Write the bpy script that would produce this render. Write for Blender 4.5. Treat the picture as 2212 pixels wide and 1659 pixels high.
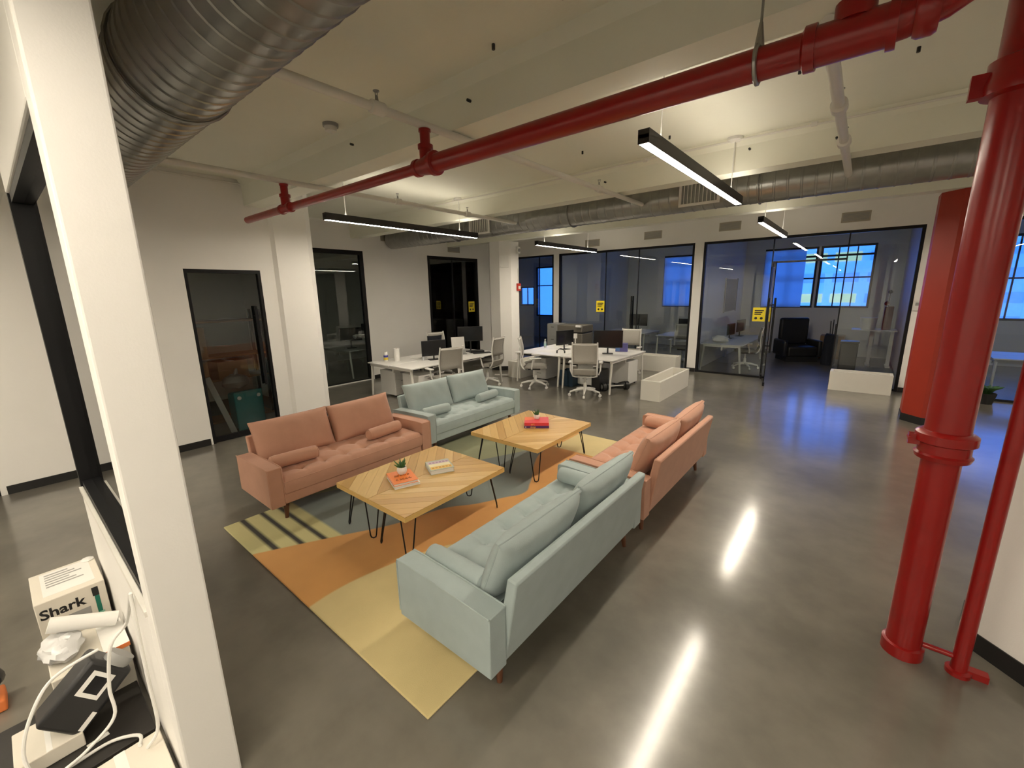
import bpy, bmesh, math, random
from math import sin, cos, pi, radians, sqrt, exp
from mathutils import Vector, Matrix, Euler
random.seed(7)
for o in list(bpy.data.objects): bpy.data.objects.remove(o)
SC = bpy.context.scene
COL = SC.collection

# ------------------------------------------------------------------ camera
CAM_H = 2.18
YAW, PITCH, ROLL, FPX = radians(39.286), radians(12.332), radians(-1.013), 912.5
def make_camera():
    fwd = Vector((-sin(YAW), cos(YAW), 0)); right = Vector((cos(YAW), sin(YAW), 0)); up = Vector((0, 0, 1))
    f2 = fwd*cos(PITCH) - up*sin(PITCH); u2 = up*cos(PITCH) + fwd*sin(PITCH)
    r3 = right*cos(ROLL) + u2*sin(ROLL); u3 = -right*sin(ROLL) + u2*cos(ROLL)
    m = Matrix((r3, u3, -f2)).transposed().to_4x4(); m.translation = (0, 0, CAM_H)
    cd = bpy.data.cameras.new('camera'); cd.sensor_fit = 'HORIZONTAL'; cd.sensor_width = 36
    cd.lens = FPX*36/2212; cd.clip_start = .05; cd.clip_end = 300
    c = bpy.data.objects.new('camera', cd); c.matrix_world = m; COL.objects.link(c); SC.camera = c
make_camera()

# ------------------------------------------------------------------ world: clear dusk sky
SKY_STRENGTH = 1.35
w = bpy.data.worlds.new('dusk'); SC.world = w; w.use_nodes = True
nt = w.node_tree; bg = nt.nodes['Background']; bg.inputs[1].default_value = SKY_STRENGTH
bg.inputs[0].default_value = (.085, .40, 1.9, 1)
vs = SC.view_settings; vs.view_transform = 'Standard'; vs.look = 'None'; vs.gamma = 1; vs.use_curve_mapping = False
vs.exposure = 0.40
SC.display_settings.display_device = 'sRGB'
LAMP_COL = (1.0, .885, .72)
LAMP_DOWN = 84.0
FILL_UP = 15.0  # strength of the added upward strips that lift the ceiling

# ------------------------------------------------------------------ materials
MATS = {}
def mat(name, col, rough=.55, metal=0., var=.12, scale=6., bump=0., bscale=60., spec=.5, sheen=0., emit=None, es=0., alpha=None, trans=0., rvar=0., stretch=None):
    if name in MATS: return MATS[name]
    m = bpy.data.materials.new(name); m.use_nodes = True; t = m.node_tree; N = t.nodes; Lk = t.links
    b = N['Principled BSDF']; b.inputs['Roughness'].default_value = rough; b.inputs['Metallic'].default_value = metal
    b.inputs['Specular IOR Level'].default_value = spec
    if sheen: b.inputs['Sheen Weight'].default_value = sheen; b.inputs['Sheen Roughness'].default_value = .4
    if trans: b.inputs['Transmission Weight'].default_value = trans
    tc = N.new('ShaderNodeTexCoord'); src = tc.outputs['Object']
    if stretch:
        mp = N.new('ShaderNodeMapping'); mp.inputs['Scale'].default_value = stretch; Lk.new(src, mp.inputs[0]); src = mp.outputs[0]
    nz = N.new('ShaderNodeTexNoise'); nz.inputs['Scale'].default_value = scale; nz.inputs['Detail'].default_value = 5
    Lk.new(src, nz.inputs['Vector'])
    mx = N.new('ShaderNodeMix'); mx.data_type = 'RGBA'
    c = Vector(col); lo = c*(1-var); hi = c*(1+var)
    mx.inputs[6].default_value = (*lo, 1); mx.inputs[7].default_value = (*[min(1, v) for v in hi], 1)
    Lk.new(nz.outputs['Fac'], mx.inputs[0]); Lk.new(mx.outputs[2], b.inputs['Base Color'])
    if rvar:
        mr = N.new('ShaderNodeMapRange'); mr.inputs['From Min'].default_value = .3; mr.inputs['From Max'].default_value = .7
        mr.inputs['To Min'].default_value = rough-rvar; mr.inputs['To Max'].default_value = rough+rvar
        Lk.new(nz.outputs['Fac'], mr.inputs['Value']); Lk.new(mr.outputs[0], b.inputs['Roughness'])
    if bump:
        n2 = N.new('ShaderNodeTexNoise'); n2.inputs['Scale'].default_value = bscale; n2.inputs['Detail'].default_value = 3
        Lk.new(src, n2.inputs['Vector'])
        bp = N.new('ShaderNodeBump'); bp.inputs['Strength'].default_value = bump; bp.inputs['Distance'].default_value = .01
        Lk.new(n2.outputs['Fac'], bp.inputs['Height']); Lk.new(bp.outputs[0], b.inputs['Normal'])
    if emit: b.inputs['Emission Color'].default_value = (*emit, 1); b.inputs['Emission Strength'].default_value = es
    MATS[name] = m; return m
def emis(name, col, s):
    m = bpy.data.materials.new(name); m.use_nodes = True; N = m.node_tree.nodes; N.clear()
    o = N.new('ShaderNodeOutputMaterial'); e = N.new('ShaderNodeEmission'); e.inputs[0].default_value = (*col, 1); e.inputs[1].default_value = s
    m.node_tree.links.new(e.outputs[0], o.inputs[0]); return m
def glassmat(name, tint=(.93, .96, .95), ior=1.5, rough=0.0):
    m = bpy.data.materials.new(name); m.use_nodes = True; t = m.node_tree; N = t.nodes; N.clear(); L = t.links
    o = N.new('ShaderNodeOutputMaterial'); mx = N.new('ShaderNodeMixShader'); tr = N.new('ShaderNodeBsdfTransparent'); gl = N.new('ShaderNodeBsdfGlossy')
    tr.inputs[0].default_value = (*tint, 1); gl.inputs['Roughness'].default_value = rough; gl.inputs['Color'].default_value = (1, 1, 1, 1)
    fr = N.new('ShaderNodeFresnel'); fr.inputs[0].default_value = ior
    L.new(fr.outputs[0], mx.inputs[0]); L.new(tr.outputs[0], mx.inputs[1]); L.new(gl.outputs[0], mx.inputs[2]); L.new(mx.outputs[0], o.inputs[0]); return m
WALL = mat('painted_wall', (.82, .805, .775), .6, var=.03, scale=2, bump=.05, bscale=120)
CEILM = mat('painted_concrete_ceiling', (.80, .80, .695), .65, var=.05, scale=1.5, bump=.15, bscale=25)
def floor_material():
    m = bpy.data.materials.new('polished_concrete'); m.use_nodes = True; t = m.node_tree; N = t.nodes; L = t.links; b = N['Principled BSDF']
    tc = N.new('ShaderNodeTexCoord')
    def noise(sc, det, ro):
        n = N.new('ShaderNodeTexNoise'); n.inputs['Scale'].default_value = sc; n.inputs['Detail'].default_value = det; n.inputs['Roughness'].default_value = ro
        L.new(tc.outputs['Object'], n.inputs['Vector']); return n.outputs['Fac']
    a, c = noise(.75, 2., .45), noise(5., 4., .55)
    ad = N.new('ShaderNodeMath'); ad.operation = 'MULTIPLY_ADD'; L.new(c, ad.inputs[0]); ad.inputs[1].default_value = .35; L.new(a, ad.inputs[2])
    mr = N.new('ShaderNodeMapRange'); mr.interpolation_type = 'SMOOTHSTEP'; mr.inputs['From Min'].default_value = .42; mr.inputs['From Max'].default_value = .95; L.new(ad.outputs[0], mr.inputs['Value'])
    mx = N.new('ShaderNodeMix'); mx.data_type = 'RGBA'; mx.inputs[6].default_value = (.105, .096, .078, 1); mx.inputs[7].default_value = (.20, .184, .150, 1)
    L.new(mr.outputs[0], mx.inputs[0]); L.new(mx.outputs[2], b.inputs['Base Color'])
    b.inputs['Roughness'].default_value = .36; b.inputs['Specular IOR Level'].default_value = .25
    b.inputs['Coat Weight'].default_value = .85; b.inputs['Coat Roughness'].default_value = .15; b.inputs['Coat IOR'].default_value = 1.55
    return m
FLOORM = floor_material()
BLACKM = mat('black_metal', (.008, .008, .009), .4, var=.2, spec=.25)
BASEM = mat('black_baseboard', (.012, .012, .012), .4, var=.2)
GLASS = glassmat('clear_glass'); GLASSD = glassmat('smoked_glass', (.80, .84, .83), 1.55)
GALV = mat('galvanised_steel', (.36, .36, .34), .34, metal=.9, var=.22, scale=9, rvar=.06)
RED = mat('red_enamel', (.27, .008, .007), .28, var=.15, scale=5)
ORANGER = mat('orange_red_paint', (.36, .026, .009), .5, var=.08, scale=3)
WHITEP = mat('white_paint_metal', (.72, .70, .65), .4, var=.04)
WHITEL = mat('white_laminate', (.74, .73, .71), .35, var=.03)
PLASTW = mat('white_plastic', (.72, .71, .68), .45, var=.04)
GREYP = mat('grey_plastic', (.30, .30, .29), .5, var=.06)
BLACKP = mat('black_plastic', (.015, .015, .016), .4, var=.2)
SCREEN = mat('dark_screen', (.008, .008, .01), .15, var=.1)
MESHG = mat('grey_mesh_fabric', (.42, .40, .36), .85, var=.1, scale=80, bump=.3, bscale=400)
SEATG = mat('grey_seat_fabric', (.20, .19, .17), .9, var=.12, scale=60, bump=.3, bscale=300)
PINK = mat('dusty_pink_velvet', (.50, .265, .18), .8, var=.12, scale=7, sheen=.18, bump=.12, bscale=180)
BLUE = mat('pale_blue_velvet', (.365, .435, .435), .8, var=.12, scale=7, sheen=.18, bump=.12, bscale=180)
WALNUT = mat('walnut_leg', (.12, .045, .02), .45, var=.25, scale=14, stretch=(1, 1, .2))
OAKS = [mat('oak_plank_%s' % n, c, .42, var=.18, scale=9, stretch=(.35, 3.2, 1)) for n, c in
        (('pale', (.62, .40, .14)), ('honey', (.57, .345, .105)), ('warm', (.50, .295, .085)), ('sand', (.64, .43, .165)))]
OAKE = mat('oak_edge', (.66, .43, .15), .45, var=.15, scale=12, stretch=(1, 1, 4))
CARD = mat('brown_cardboard', (.30, .17, .08), .8, var=.1)
PAPERW = mat('white_paper', (.75, .74, .71), .7, var=.03)

# ------------------------------------------------------------------ mesh helpers
class MB:
    def __init__(s): s.v = []; s.f = []; s.mi = []; s.m = 0
    def add(s, vs, fs, M=None):
        o = len(s.v)
        for p in vs: s.v.append(tuple(M @ Vector(p)) if M is not None else tuple(p))
        for f in fs: s.f.append([i+o for i in f]); s.mi.append(s.m)
        return s
    def box(s, c, d, M=None, taper=None):
        x, y, z = (v/2 for v in d); tx, ty = taper or (1, 1)
        vs = [(-x, -y, -z), (x, -y, -z), (x, y, -z), (-x, y, -z), (-x*tx, -y*ty, z), (x*tx, -y*ty, z), (x*tx, y*ty, z), (-x*tx, y*ty, z)]
        vs = [(a+c[0], b+c[1], e+c[2]) for a, b, e in vs]
        return s.add(vs, [(0, 3, 2, 1), (4, 5, 6, 7), (0, 1, 5, 4), (1, 2, 6, 5), (2, 3, 7, 6), (3, 0, 4, 7)], M)
    def bb(s, x0, x1, y0, y1, z0, z1, M=None): return s.box(((x0+x1)/2, (y0+y1)/2, (z0+z1)/2), (x1-x0, y1-y0, z1-z0), M)
    def tube(s, path, r, n=10, closed=False, M=None, cap=True):
        P = [Vector(p) for p in path]; k = len(P); vs = []; fs = []
        rr = r if isinstance(r, (list, tuple)) else [r]*k
        ref = None
        for i, p in enumerate(P):
            if closed: d = (P[(i+1) % k]-P[i-1])
            else: d = (P[min(i+1, k-1)]-P[max(i-1, 0)])
            d.normalize()
            if ref is None:
                ref = Vector((0, 0, 1)) if abs(d.z) < .9 else Vector((1, 0, 0))
            a = ref-d*ref.dot(d)
            if a.length < 1e-4: a = Vector((1, 0, 0))-d*d.x
            a.normalize(); b = d.cross(a); ref = a
            for j in range(n):
                t = 2*pi*j/n; vs.append(p+(a*cos(t)+b*sin(t))*rr[i])
        m = k if closed else k-1
        for i in range(m):
            for j in range(n):
                a0 = i*n+j; a1 = i*n+(j+1) % n; b0 = ((i+1) % k)*n+j; b1 = ((i+1) % k)*n+(j+1) % n
                fs.append((a0, a1, b1, b0))
        if cap and not closed: fs.append(tuple(range(n-1, -1, -1))); fs.append(tuple((k-1)*n+j for j in range(n)))
        return s.add(vs, fs, M)
    def cyl(s, p0, p1, r0, r1=None, n=16, M=None): return s.tube([p0, p1], [r0, r0 if r1 is None else r1], n, M=M)
    def lathe(s, prof, c=(0, 0, 0), n=24, M=None):
        vs = []; fs = []; k = len(prof)
        for r, z in prof:
            for j in range(n): t = 2*pi*j/n; vs.append((c[0]+r*cos(t), c[1]+r*sin(t), c[2]+z))
        for i in range(k-1):
            for j in range(n): fs.append((i*n+j, i*n+(j+1) % n, (i+1)*n+(j+1) % n, (i+1)*n+j))
        fs.append(tuple(range(n-1, -1, -1))); fs.append(tuple((k-1)*n+j for j in range(n)))
        return s.add(vs, fs, M)
    def prism(s, poly, z0, z1, M=None):
        n = len(poly)
        vs = [(x, y, z0) for x, y in poly]+[(x, y, z1) for x, y in poly]
        fs = [tuple(range(n-1, -1, -1)), tuple(range(n, 2*n))]+[(i, (i+1) % n, n+(i+1) % n, n+i) for i in range(n)]
        return s.add(vs, fs, M)
    def ball(s, c, r, n=14, k=9, M=None, wob=0):
        rx, ry, rz = (r, r, r) if not isinstance(r, (tuple, list)) else r
        prof = []
        vs = [(c[0], c[1], c[2]-rz)]; fs = []
        for i in range(1, k):
            a = -pi/2+pi*i/k
            for j in range(n):
                t = 2*pi*j/n; q = 1+wob*random.uniform(-1, 1)
                vs.append((c[0]+rx*cos(a)*cos(t)*q, c[1]+ry*cos(a)*sin(t)*q, c[2]+rz*sin(a)*q))
        vs.append((c[0], c[1], c[2]+rz)); e = len(vs)-1
        for j in range(n):
            fs.append((0, 1+(j+1) % n, 1+j)); fs.append((e, e-n+j, e-n+(j+1) % n))
            for i in range(k-2): a0 = 1+i*n; fs.append((a0+j, a0+(j+1) % n, a0+n+(j+1) % n, a0+n+j))
        return s.add(vs, fs, M)
    def mesh(s, name, mats, smooth=None):
        me = bpy.data.meshes.new(name); me.from_pydata(s.v, [], s.f)
        for m in (mats if isinstance(mats, (list, tuple)) else [mats]): me.materials.append(m)
        me.polygons.foreach_set('material_index', s.mi)
        b = bmesh.new(); b.from_mesh(me); bmesh.ops.recalc_face_normals(b, faces=b.faces); b.to_mesh(me); b.free()
        if smooth:
            me.polygons.foreach_set('use_smooth', [True]*len(me.polygons)); me.set_sharp_from_angle(angle=radians(smooth))
        me.update(); return me
    def build(s, name, mats, parent=None, loc=None, rot=None, smooth=40, bevel=0, seg=2, kind=None, sub=0):
        o = bpy.data.objects.new(name, s.mesh(name, mats, smooth)); COL.objects.link(o)
        if parent is not None: o.parent = parent
        if loc is not None: o.location = loc
        if rot is not None: o.rotation_euler = rot
        if bevel:
            bm = o.modifiers.new('bevel', 'BEVEL'); bm.width = bevel; bm.segments = seg; bm.limit_method = 'ANGLE'; bm.angle_limit = radians(40)
        if sub: sm = o.modifiers.new('sub', 'SUBSURF'); sm.levels = sub; sm.render_levels = sub
        if kind: o['kind'] = kind
        return o
def thing(name, label, cat, loc=(0, 0, 0), rz=0, group=None):
    o = bpy.data.objects.new(name, None); COL.objects.link(o); o.location = loc; o.rotation_euler = (0, 0, rz); o.empty_display_size = .1
    return tag(o, label, cat, group)
def tag(o, label, cat, group=None):
    o['label'] = label; o['category'] = cat
    if group: o['group'] = group
    return o
def kids(o): return [c for c in COL.objects if c.parent == o]
def copy_tree(o, parent=None):
    c = o.copy(); COL.objects.link(c); c.parent = parent
    for k in kids(o): copy_tree(k, c)
    return c
def dup(o, label, loc, rz):
    c = copy_tree(o); c.location = loc; c.rotation_euler = (0, 0, rz); c['label'] = label; return c
def text_part(txt, size, m, parent, loc, rot, depth=.0012, name='lettering', bold=0., sx=1.):
    cu = bpy.data.curves.new('t', 'FONT'); cu.body = txt; cu.size = size; cu.extrude = depth; cu.align_x = 'CENTER'; cu.align_y = 'CENTER'; cu.offset = bold
    cu.resolution_u = 3
    to = bpy.data.objects.new('t', cu); COL.objects.link(to)
    bpy.context.view_layer.update()
    me = bpy.data.meshes.new_from_object(to.evaluated_get(bpy.context.evaluated_depsgraph_get()))
    bpy.data.objects.remove(to); me.materials.clear(); me.materials.append(m)
    o = bpy.data.objects.new(name, me); COL.objects.link(o); o.parent = parent; o.location = loc; o.rotation_euler = rot; o.scale = (sx, 1, 1); return o
def struct(o): o['kind'] = 'structure'; return o

# ------------------------------------------------------------------ the room shell
ZC = 3.86           # slab
ZB = 3.50           # underside of beams
XL, XR2, YB, YE = -7.35, -9.70, 11.69, 17.0
XMIN, XMAX, YMIN = -13.5, 6.5, -4.5
struct(MB().bb(XMIN, XMAX, YMIN, YE+.3, -.12, 0).build('floor', FLOORM, smooth=None))
ceil = struct(MB().bb(XMIN, XMAX, YMIN, YE+.3, ZC, ZC+.2).build('ceiling', CEILM, smooth=None))
for y0, xa, xb in ((-.40, XMIN, XMAX), (2.72, XL, XMAX), (5.83, XR2, XMAX), (8.95, XR2, XMAX)):
    b = MB(); t = .045
    b.add([(xa, y0, ZB), (xa, y0+.26, ZB), (xa, y0+.26, ZC), (xa, y0-t, ZC), (xa, y0, ZC-.09),
           (xb, y0, ZB), (xb, y0+.26, ZB), (xb, y0+.26, ZC), (xb, y0-t, ZC), (xb, y0, ZC-.09)],
          [(0, 1, 2, 3, 4), (9, 8, 7, 6, 5), (0, 5, 6, 1), (1, 6, 7, 2), (2, 7, 8, 3), (3, 8, 9, 4), (4, 9, 5, 0)])
    b.build('beam', CEILM, ceil, smooth=None)
# old anchor studs left in slab and beams
ANCH = MB().cyl((0, 0, 0), (0, 0, -.035), .012, .012, 8).mesh('anchor', BLACKP, 40)
for p in [(-2.2, 2.55, ZC), (-1.55, 2.42, ZC), (-1.0, 2.0, ZC), (-3.7, 2.2, ZC), (-2.4, 4.2, ZC), (-1.6, 4.3, ZC), (-1.0, 4.1, ZC), (-.6, 4.4, ZC), (-2.9, 5.0, ZC), (.1, 4.6, ZC), (-1.9, 5.2, ZC)]:
    o = bpy.data.objects.new('anchor', ANCH); COL.objects.link(o); o.parent = ceil; o.location = p
for p in [(-3.0, 5.83, 3.66), (-2.0, 5.83, 3.7), (-1.2, 5.83, 3.72), (-.4, 5.83, 3.66), (-4.3, 2.72, 3.7), (-2.6, 2.72, 3.66)]:
    o = bpy.data.objects.new('anchor', ANCH); COL.objects.link(o); o.parent = ceil; o.location = p; o.rotation_euler = (-pi/2, 0, 0)

def wall_run(name, axis, c0, c1, a0, a1, openings=(), z0=0., z1=ZC, m=WALL):
    """axis 'y': wall plane x in c0..c1 running along y; openings (a, b, zlo, zhi)"""
    b = MB()
    def put(p, q, lo, hi):
        if q-p < 1e-4 or hi-lo < 1e-4: return
        if axis == 'y': b.bb(c0, c1, p, q, lo, hi)
        else: b.bb(p, q, c0, c1, lo, hi)
    cur = a0
    for (p, q, lo, hi) in sorted(openings):
        put(cur, p, z0, z1); put(p, q, hi, z1); put(p, q, z0, lo); cur = q
    put(cur, a1, z0, z1)
    return struct(b.build(name, m, smooth=None))
def baseboard(name, segs, h=.10):
    b = MB()
    for (x0, x1, y0, y1) in segs: b.bb(x0, x1, y0, y1, 0.001, h)
    return struct(b.build(name, BASEM, smooth=None))
wall_run('wall_left', 'y', XL-.15, XL, YMIN, 3.62, [(-1.35, -.25, 0, 2.57), (.72, 1.36, 0, 2.57), (1.83, 2.82, 0, 2.57)])
# engaged chamfered pier at the end of the left wall
struct(MB().prism([(XL-.6, 3.03), (XL-.0, 3.03), (XL+.05, 3.08), (XL+.05, 3.60), (XL-.03, 3.71), (XL-.6, 3.71)], 0, ZC).build('wall_pier', WALL, smooth=None))
wall_run('wall_return', 'x', 3.62, 3.71, -13.4, XL-.60)
wall_run('wall_recess', 'y', XR2-.15, XR2, 3.71, YB, [(3.85, 6.13, 0.02, 3.22), (8.16, 10.22, 0.02, 3.22)])
wall_run('wall_back', 'x', YB, YB+.15, XMIN, XMAX, [(-9.30, -7.76, 0, 3.31), (-7.56, -3.46, 0, 3.31), (-3.24, .80, 0, 3.31), (1.75, 5.6, 0, 3.31)])
wall_run('wall_exterior', 'x', YE, YE+.25, XMIN, XMAX, [(-13.3, -12.42, 1.5, 2.4), (-12.3, -11.3, 1.0, 3.3), (-6.14, -3.95, 1.5, 3.41), (-2.72, -1.24, 1.5, 3.41), (-1.18, .18, 1.5, 3.41), (1.75, 5.6, 1.2, 3.41)])
wall_run('wall_office_divider', 'y', -3.40, -3.30, YB+.15, YE)
wall_run('wall_office_party', 'y', -7.71, -7.61, YB+.15, YE)
wall_run('wall_office_end', 'y', .86, .96, YB+.15, YE)
wall_run('wall_far_left', 'y', XMIN, XMIN+.1, YMIN, YE)
wall_run('wall_far_right', 'y', XMAX-.1, XMAX, YMIN, YE)
wall_run('wall_behind', 'x', YMIN, YMIN+.1, XMIN, XMAX)
wall_run('wall_closet', 'y', -10.6, -10.5, YMIN, 3.62)
baseboard('baseboard_left', [(XL, XL+.012, -.2, .68), (XL, XL+.012, 1.40, 1.80), (XL, XL+.012, 2.86, 3.03), (XL+.05, XL+.062, 3.08, 3.60)])
baseboard('baseboard_recess', [(XR2, XR2+.012, 6.16, 8.13), (XR2, XR2+.012, 10.25, YB)])
baseboard('baseboard_back', [(-7.76, -7.56, YB-.012, YB), (-3.46, -3.24, YB-.012, YB), (.80, 1.75, YB-.012, YB), (-9.7, -9.3, YB-.012, YB)])
# near partition with a window, white end
part = struct(MB().bb(-4.0, -2.12, .20, .385, 0, .92).bb(-4.0, -2.12, .20, .385, 2.80, ZC).bb(-2.12, -2.0, .20, .385, 0, ZC).build('wall_partition', WALL, smooth=None, bevel=.008))
pw = struct(bpy.data.objects.new('window_1', None)); COL.objects.link(pw)
f = MB().bb(-4.0, -2.12, .215, .32, .92, .965).bb(-4.0, -2.12, .215, .32, 2.75, 2.80).bb(-2.165, -2.12, .215, .32, .965, 2.75)
f.build('frame', BLACKM, pw)
MB().bb(-4.07, -4.0, .205, .33, 0, 2.83).build('end_post', BLACKM, pw)
MB().bb(-4.0, -2.165, .262, .270, .965, 2.75).build('pane', GLASS, pw, smooth=None)
MB().bb(-4.0, -2.12, .193, .212, .90, .925).build('sill', WHITEP, pw)

# glazed fronts: a frame, mullions, panes
def glazed(name, axis, c, a0, a1, z1, mull=(), dark=False, z0=0., panes=None, d=.09, fw=.055):
    e = struct(bpy.data.objects.new(name, None)); COL.objects.link(e)
    def bx(p, q, lo, hi, dd, off=0.):
        b = MB()
        if axis == 'x': b.bb(p, q, c+off-dd/2, c+off+dd/2, lo, hi)
        else: b.bb(c+off-dd/2, c+off+dd/2, p, q, lo, hi)
        return b
    bx(a0, a1, z1-fw, z1, d).build('head_rail', BLACKM, e)
    bx(a0, a0+fw, z0, z1-fw, d).build('jamb', BLACKM, e); bx(a1-fw, a1, z0, z1-fw, d).build('jamb', BLACKM, e)
    cuts = [a0+fw]+list(mull)+[a1-fw]
    for m_ in mull: bx(m_-.012, m_+.012, z0, z1-fw, .03).build('mullion', BLACKM, e)
    for i in range(len(cuts)-1):
        if panes is None or panes[i]:
            bx(cuts[i], cuts[i+1], z0+.04, z1-fw, .010).build('pane', GLASSD if dark else GLASS, e, smooth=None)
            bx(cuts[i], cuts[i+1], z0+.001, z0+.045, .05).build('bottom_rail', BLACKM, e)
    return e
YG = YB+.05
glazed('window_2', 'x', YG, -9.30, -7.76, 3.31, mull=(-8.35,))
glazed('window_3', 'x', YG, -7.56, -3.46, 3.31, mull=(-5.95, -4.95))
gc = glazed('window_4', 'x', YG, -3.24, .80, 3.31, mull=(-1.72, -.35), panes=(1, 0, 1))
glazed('window_5', 'x', YG, 1.75, 5.6, 3.31, mull=(3.0, 4.3))
glazed('window_6', 'y', XR2-.05, 3.85, 6.13, 3.22, dark=True, fw=.095)
glazed('window_7', 'y', XR2-.05, 8.16, 10.22, 3.22, mull=(9.15,), dark=True, fw=.095)
# transom above the open office door
MB().bb(-1.72, -.35, YG-.02, YG+.02, 2.72, 2.76).build('transom_rail', BLACKM, gc)
MB().bb(-1.72, -.35, YG-.005, YG+.005, 2.76, 3.255).build('pane', GLASS, gc, smooth=None)
def pull(e, p, ax, z0, z1):
    """H shaped ladder pull through a glass leaf; ax = unit normal of leaf"""
    for s in (-1, 1): MB().cyl((p[0]+ax[0]*.06*s, p[1]+ax[1]*.06*s, z0), (p[0]+ax[0]*.06*s, p[1]+ax[1]*.06*s, z1), .021, n=10).build('pull_bar', BLACKM, e)
    b = MB()
    for z in (z0+.15, z1-.15): b.cyl((p[0]-ax[0]*.06, p[1]-ax[1]*.06, z), (p[0]+ax[0]*.06, p[1]+ax[1]*.06, z), .012, n=8)
    b.build('pull_standoff', BLACKM, e)
d1 = struct(bpy.data.objects.new('door_1', None)); COL.objects.link(d1)     # office door swung open towards the hall
hx, hy = -1.70, YG-.02; an = radians(-78); L_ = 1.0
dirv = (cos(an), sin(an)); nrm = (-dirv[1], dirv[0])
Mdoor = Matrix.Translation((hx, hy, 0)) @ Matrix.Rotation(an, 4, 'Z')
MB().bb(.0, L_, -.006, .006, .03, 2.70, Mdoor).build('leaf', GLASS, d1, smooth=None)
MB().bb(-.02, .10, -.025, .025, .005, .11, Mdoor).bb(-.02, .12, -.025, .025, 2.64, 2.73, Mdoor).bb(L_-.08, L_, -.02, .02, .008, .09, Mdoor).build('patch_fitting', BLACKM, d1)
pull(d1, (hx+dirv[0]*.9, hy+dirv[1]*.9), nrm, .75, 1.95)
pull(gc, (-4.9+1.62, YG), (0, 1), .9, 1.3) if False else None
w3 = bpy.data.objects['window_3']; pull(w3, (-5.10, YG), (0, -1), .75, 2.0)
# black doors in the left wall
def black_door(name, y0, y1, z1=2.57, glass=GLASS, handle=True):
    e = struct(bpy.data.objects.new(name, None)); COL.objects.link(e); x = XL-.05
    MB().bb(x-.04, x+.045, y0, y1, z1-.05, z1).bb(x-.04, x+.045, y0, y0+.04, 0, z1-.05).bb(x-.04, x+.045, y1-.04, y1, 0, z1-.05).build('frame', BLACKM, e)
    MB().bb(x-.006, x+.006, y0+.04, y1-.04, .09, z1-.05).build('pane', glass, e, smooth=None)
    MB().bb(x-.02, x+.02, y0+.04, y1-.04, .008, .09).build('bottom_rail', BLACKM, e)
    if handle: pull(e, (x, y1-.14), (1, 0), .78, 2.03)
    return e
black_door('door_2', 1.83, 2.82)
black_door('door_3', .72, 1.36)
black_door('door_4', -1.35, -.25)

# exterior windows
def ext_window(name, x0, x1, z0, z1, cols, rows):
    e = struct(bpy.data.objects.new(name, None)); COL.objects.link(e); y = YE+.08; fm = mat('dark_window_frame', (.02, .03, .035), .5)
    MB().bb(x0, x1, y-.05, y+.05, z1-.06, z1).bb(x0, x1, y-.05, y+.05, z0, z0+.06).bb(x0, x0+.06, y-.05, y+.05, z0+.06, z1-.06).bb(x1-.06, x1, y-.05, y+.05, z0+.06, z1-.06).build('frame', fm, e)
    for c in cols: MB().bb(c-.016, c+.016, y-.03, y+.03, z0+.06, z1-.06).build('glazing_bar', fm, e)
    for r, t in rows: MB().bb(x0+.06, x1-.06, y-.035, y+.035, r-t, r+t).build('glazing_bar', fm, e)
    xs = [x0+.06]+list(cols)+[x1-.06]; zs = [z0+.06]+[r for r, t in rows]+[z1-.06]
    for i in range(len(xs)-1):
        for j in range(len(zs)-1): MB().bb(xs[i], xs[i+1], y-.004, y+.004, zs[j], zs[j+1]).build('pane', GLASS, e, smooth=None)
    return e
ext_window('window_8', -1.18, .18, 1.5, 3.41, (-.72, -.27), ((2.43, .022), (3.11, .03)))
ext_window('window_9', -2.72, -1.24, 1.5, 3.41, (-1.98,), ((2.43, .022), (3.11, .03)))
ext_window('window_10', -6.14, -3.95, 1.5, 3.41, (-5.4, -4.7), ((2.43, .022), (3.11, .03)))
ext_window('window_11', -12.3, -11.3, 1.0, 3.3, (), ((2.43, .022),))
ext_window('window_12', -13.3, -12.42, 1.5, 2.4, (-12.86,), ())
ext_window('window_13', 1.75, 5.6, 1.2, 3.41, (3.0, 4.3), ((2.3, .022),))
SHADE = mat('roller_shade_fabric', (.55, .58, .6), .9, var=.05, trans=0.)
_n = SHADE.node_tree; _b = _n.nodes['Principled BSDF']; _t = _n.nodes.new('ShaderNodeBsdfTranslucent'); _t.inputs[0].default_value = (.9, .92, .94, 1)
_m = _n.nodes.new('ShaderNodeMixShader'); _m.inputs[0].default_value = .8; _o = [x for x in _n.nodes if x.type == 'OUTPUT_MATERIAL'][0]
_n.links.new(_b.outputs[0], _m.inputs[1]); _n.links.new(_t.outputs[0], _m.inputs[2]); _n.links.new(_m.outputs[0], _o.inputs[0])
def shade(x0, x1, zb, label):
    t = thing('roller_shade', label, 'window shade', ((x0+x1)/2, YE-.06, zb), 0, 'roller shades in the offices'); w_ = x1-x0
    MB().bb(-w_/2, w_/2, -.002, .002, 0, 3.36-zb).build('shade_cloth', SHADE, t)
    MB().cyl((-w_/2, 0, 3.38-zb), (w_/2, 0, 3.38-zb), .03, n=12).build('roller', BLACKM, t)
    MB().bb(-w_/2, w_/2, -.008, .008, -.02, 0).build('hem_bar', BLACKM, t)
shade(-2.70, -1.55, 1.52, 'pale roller shade drawn over the window left of the bare window in the right office')
shade(-6.10, -4.72, 1.52, 'pale roller shade drawn over the window of the middle glass office')

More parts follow.
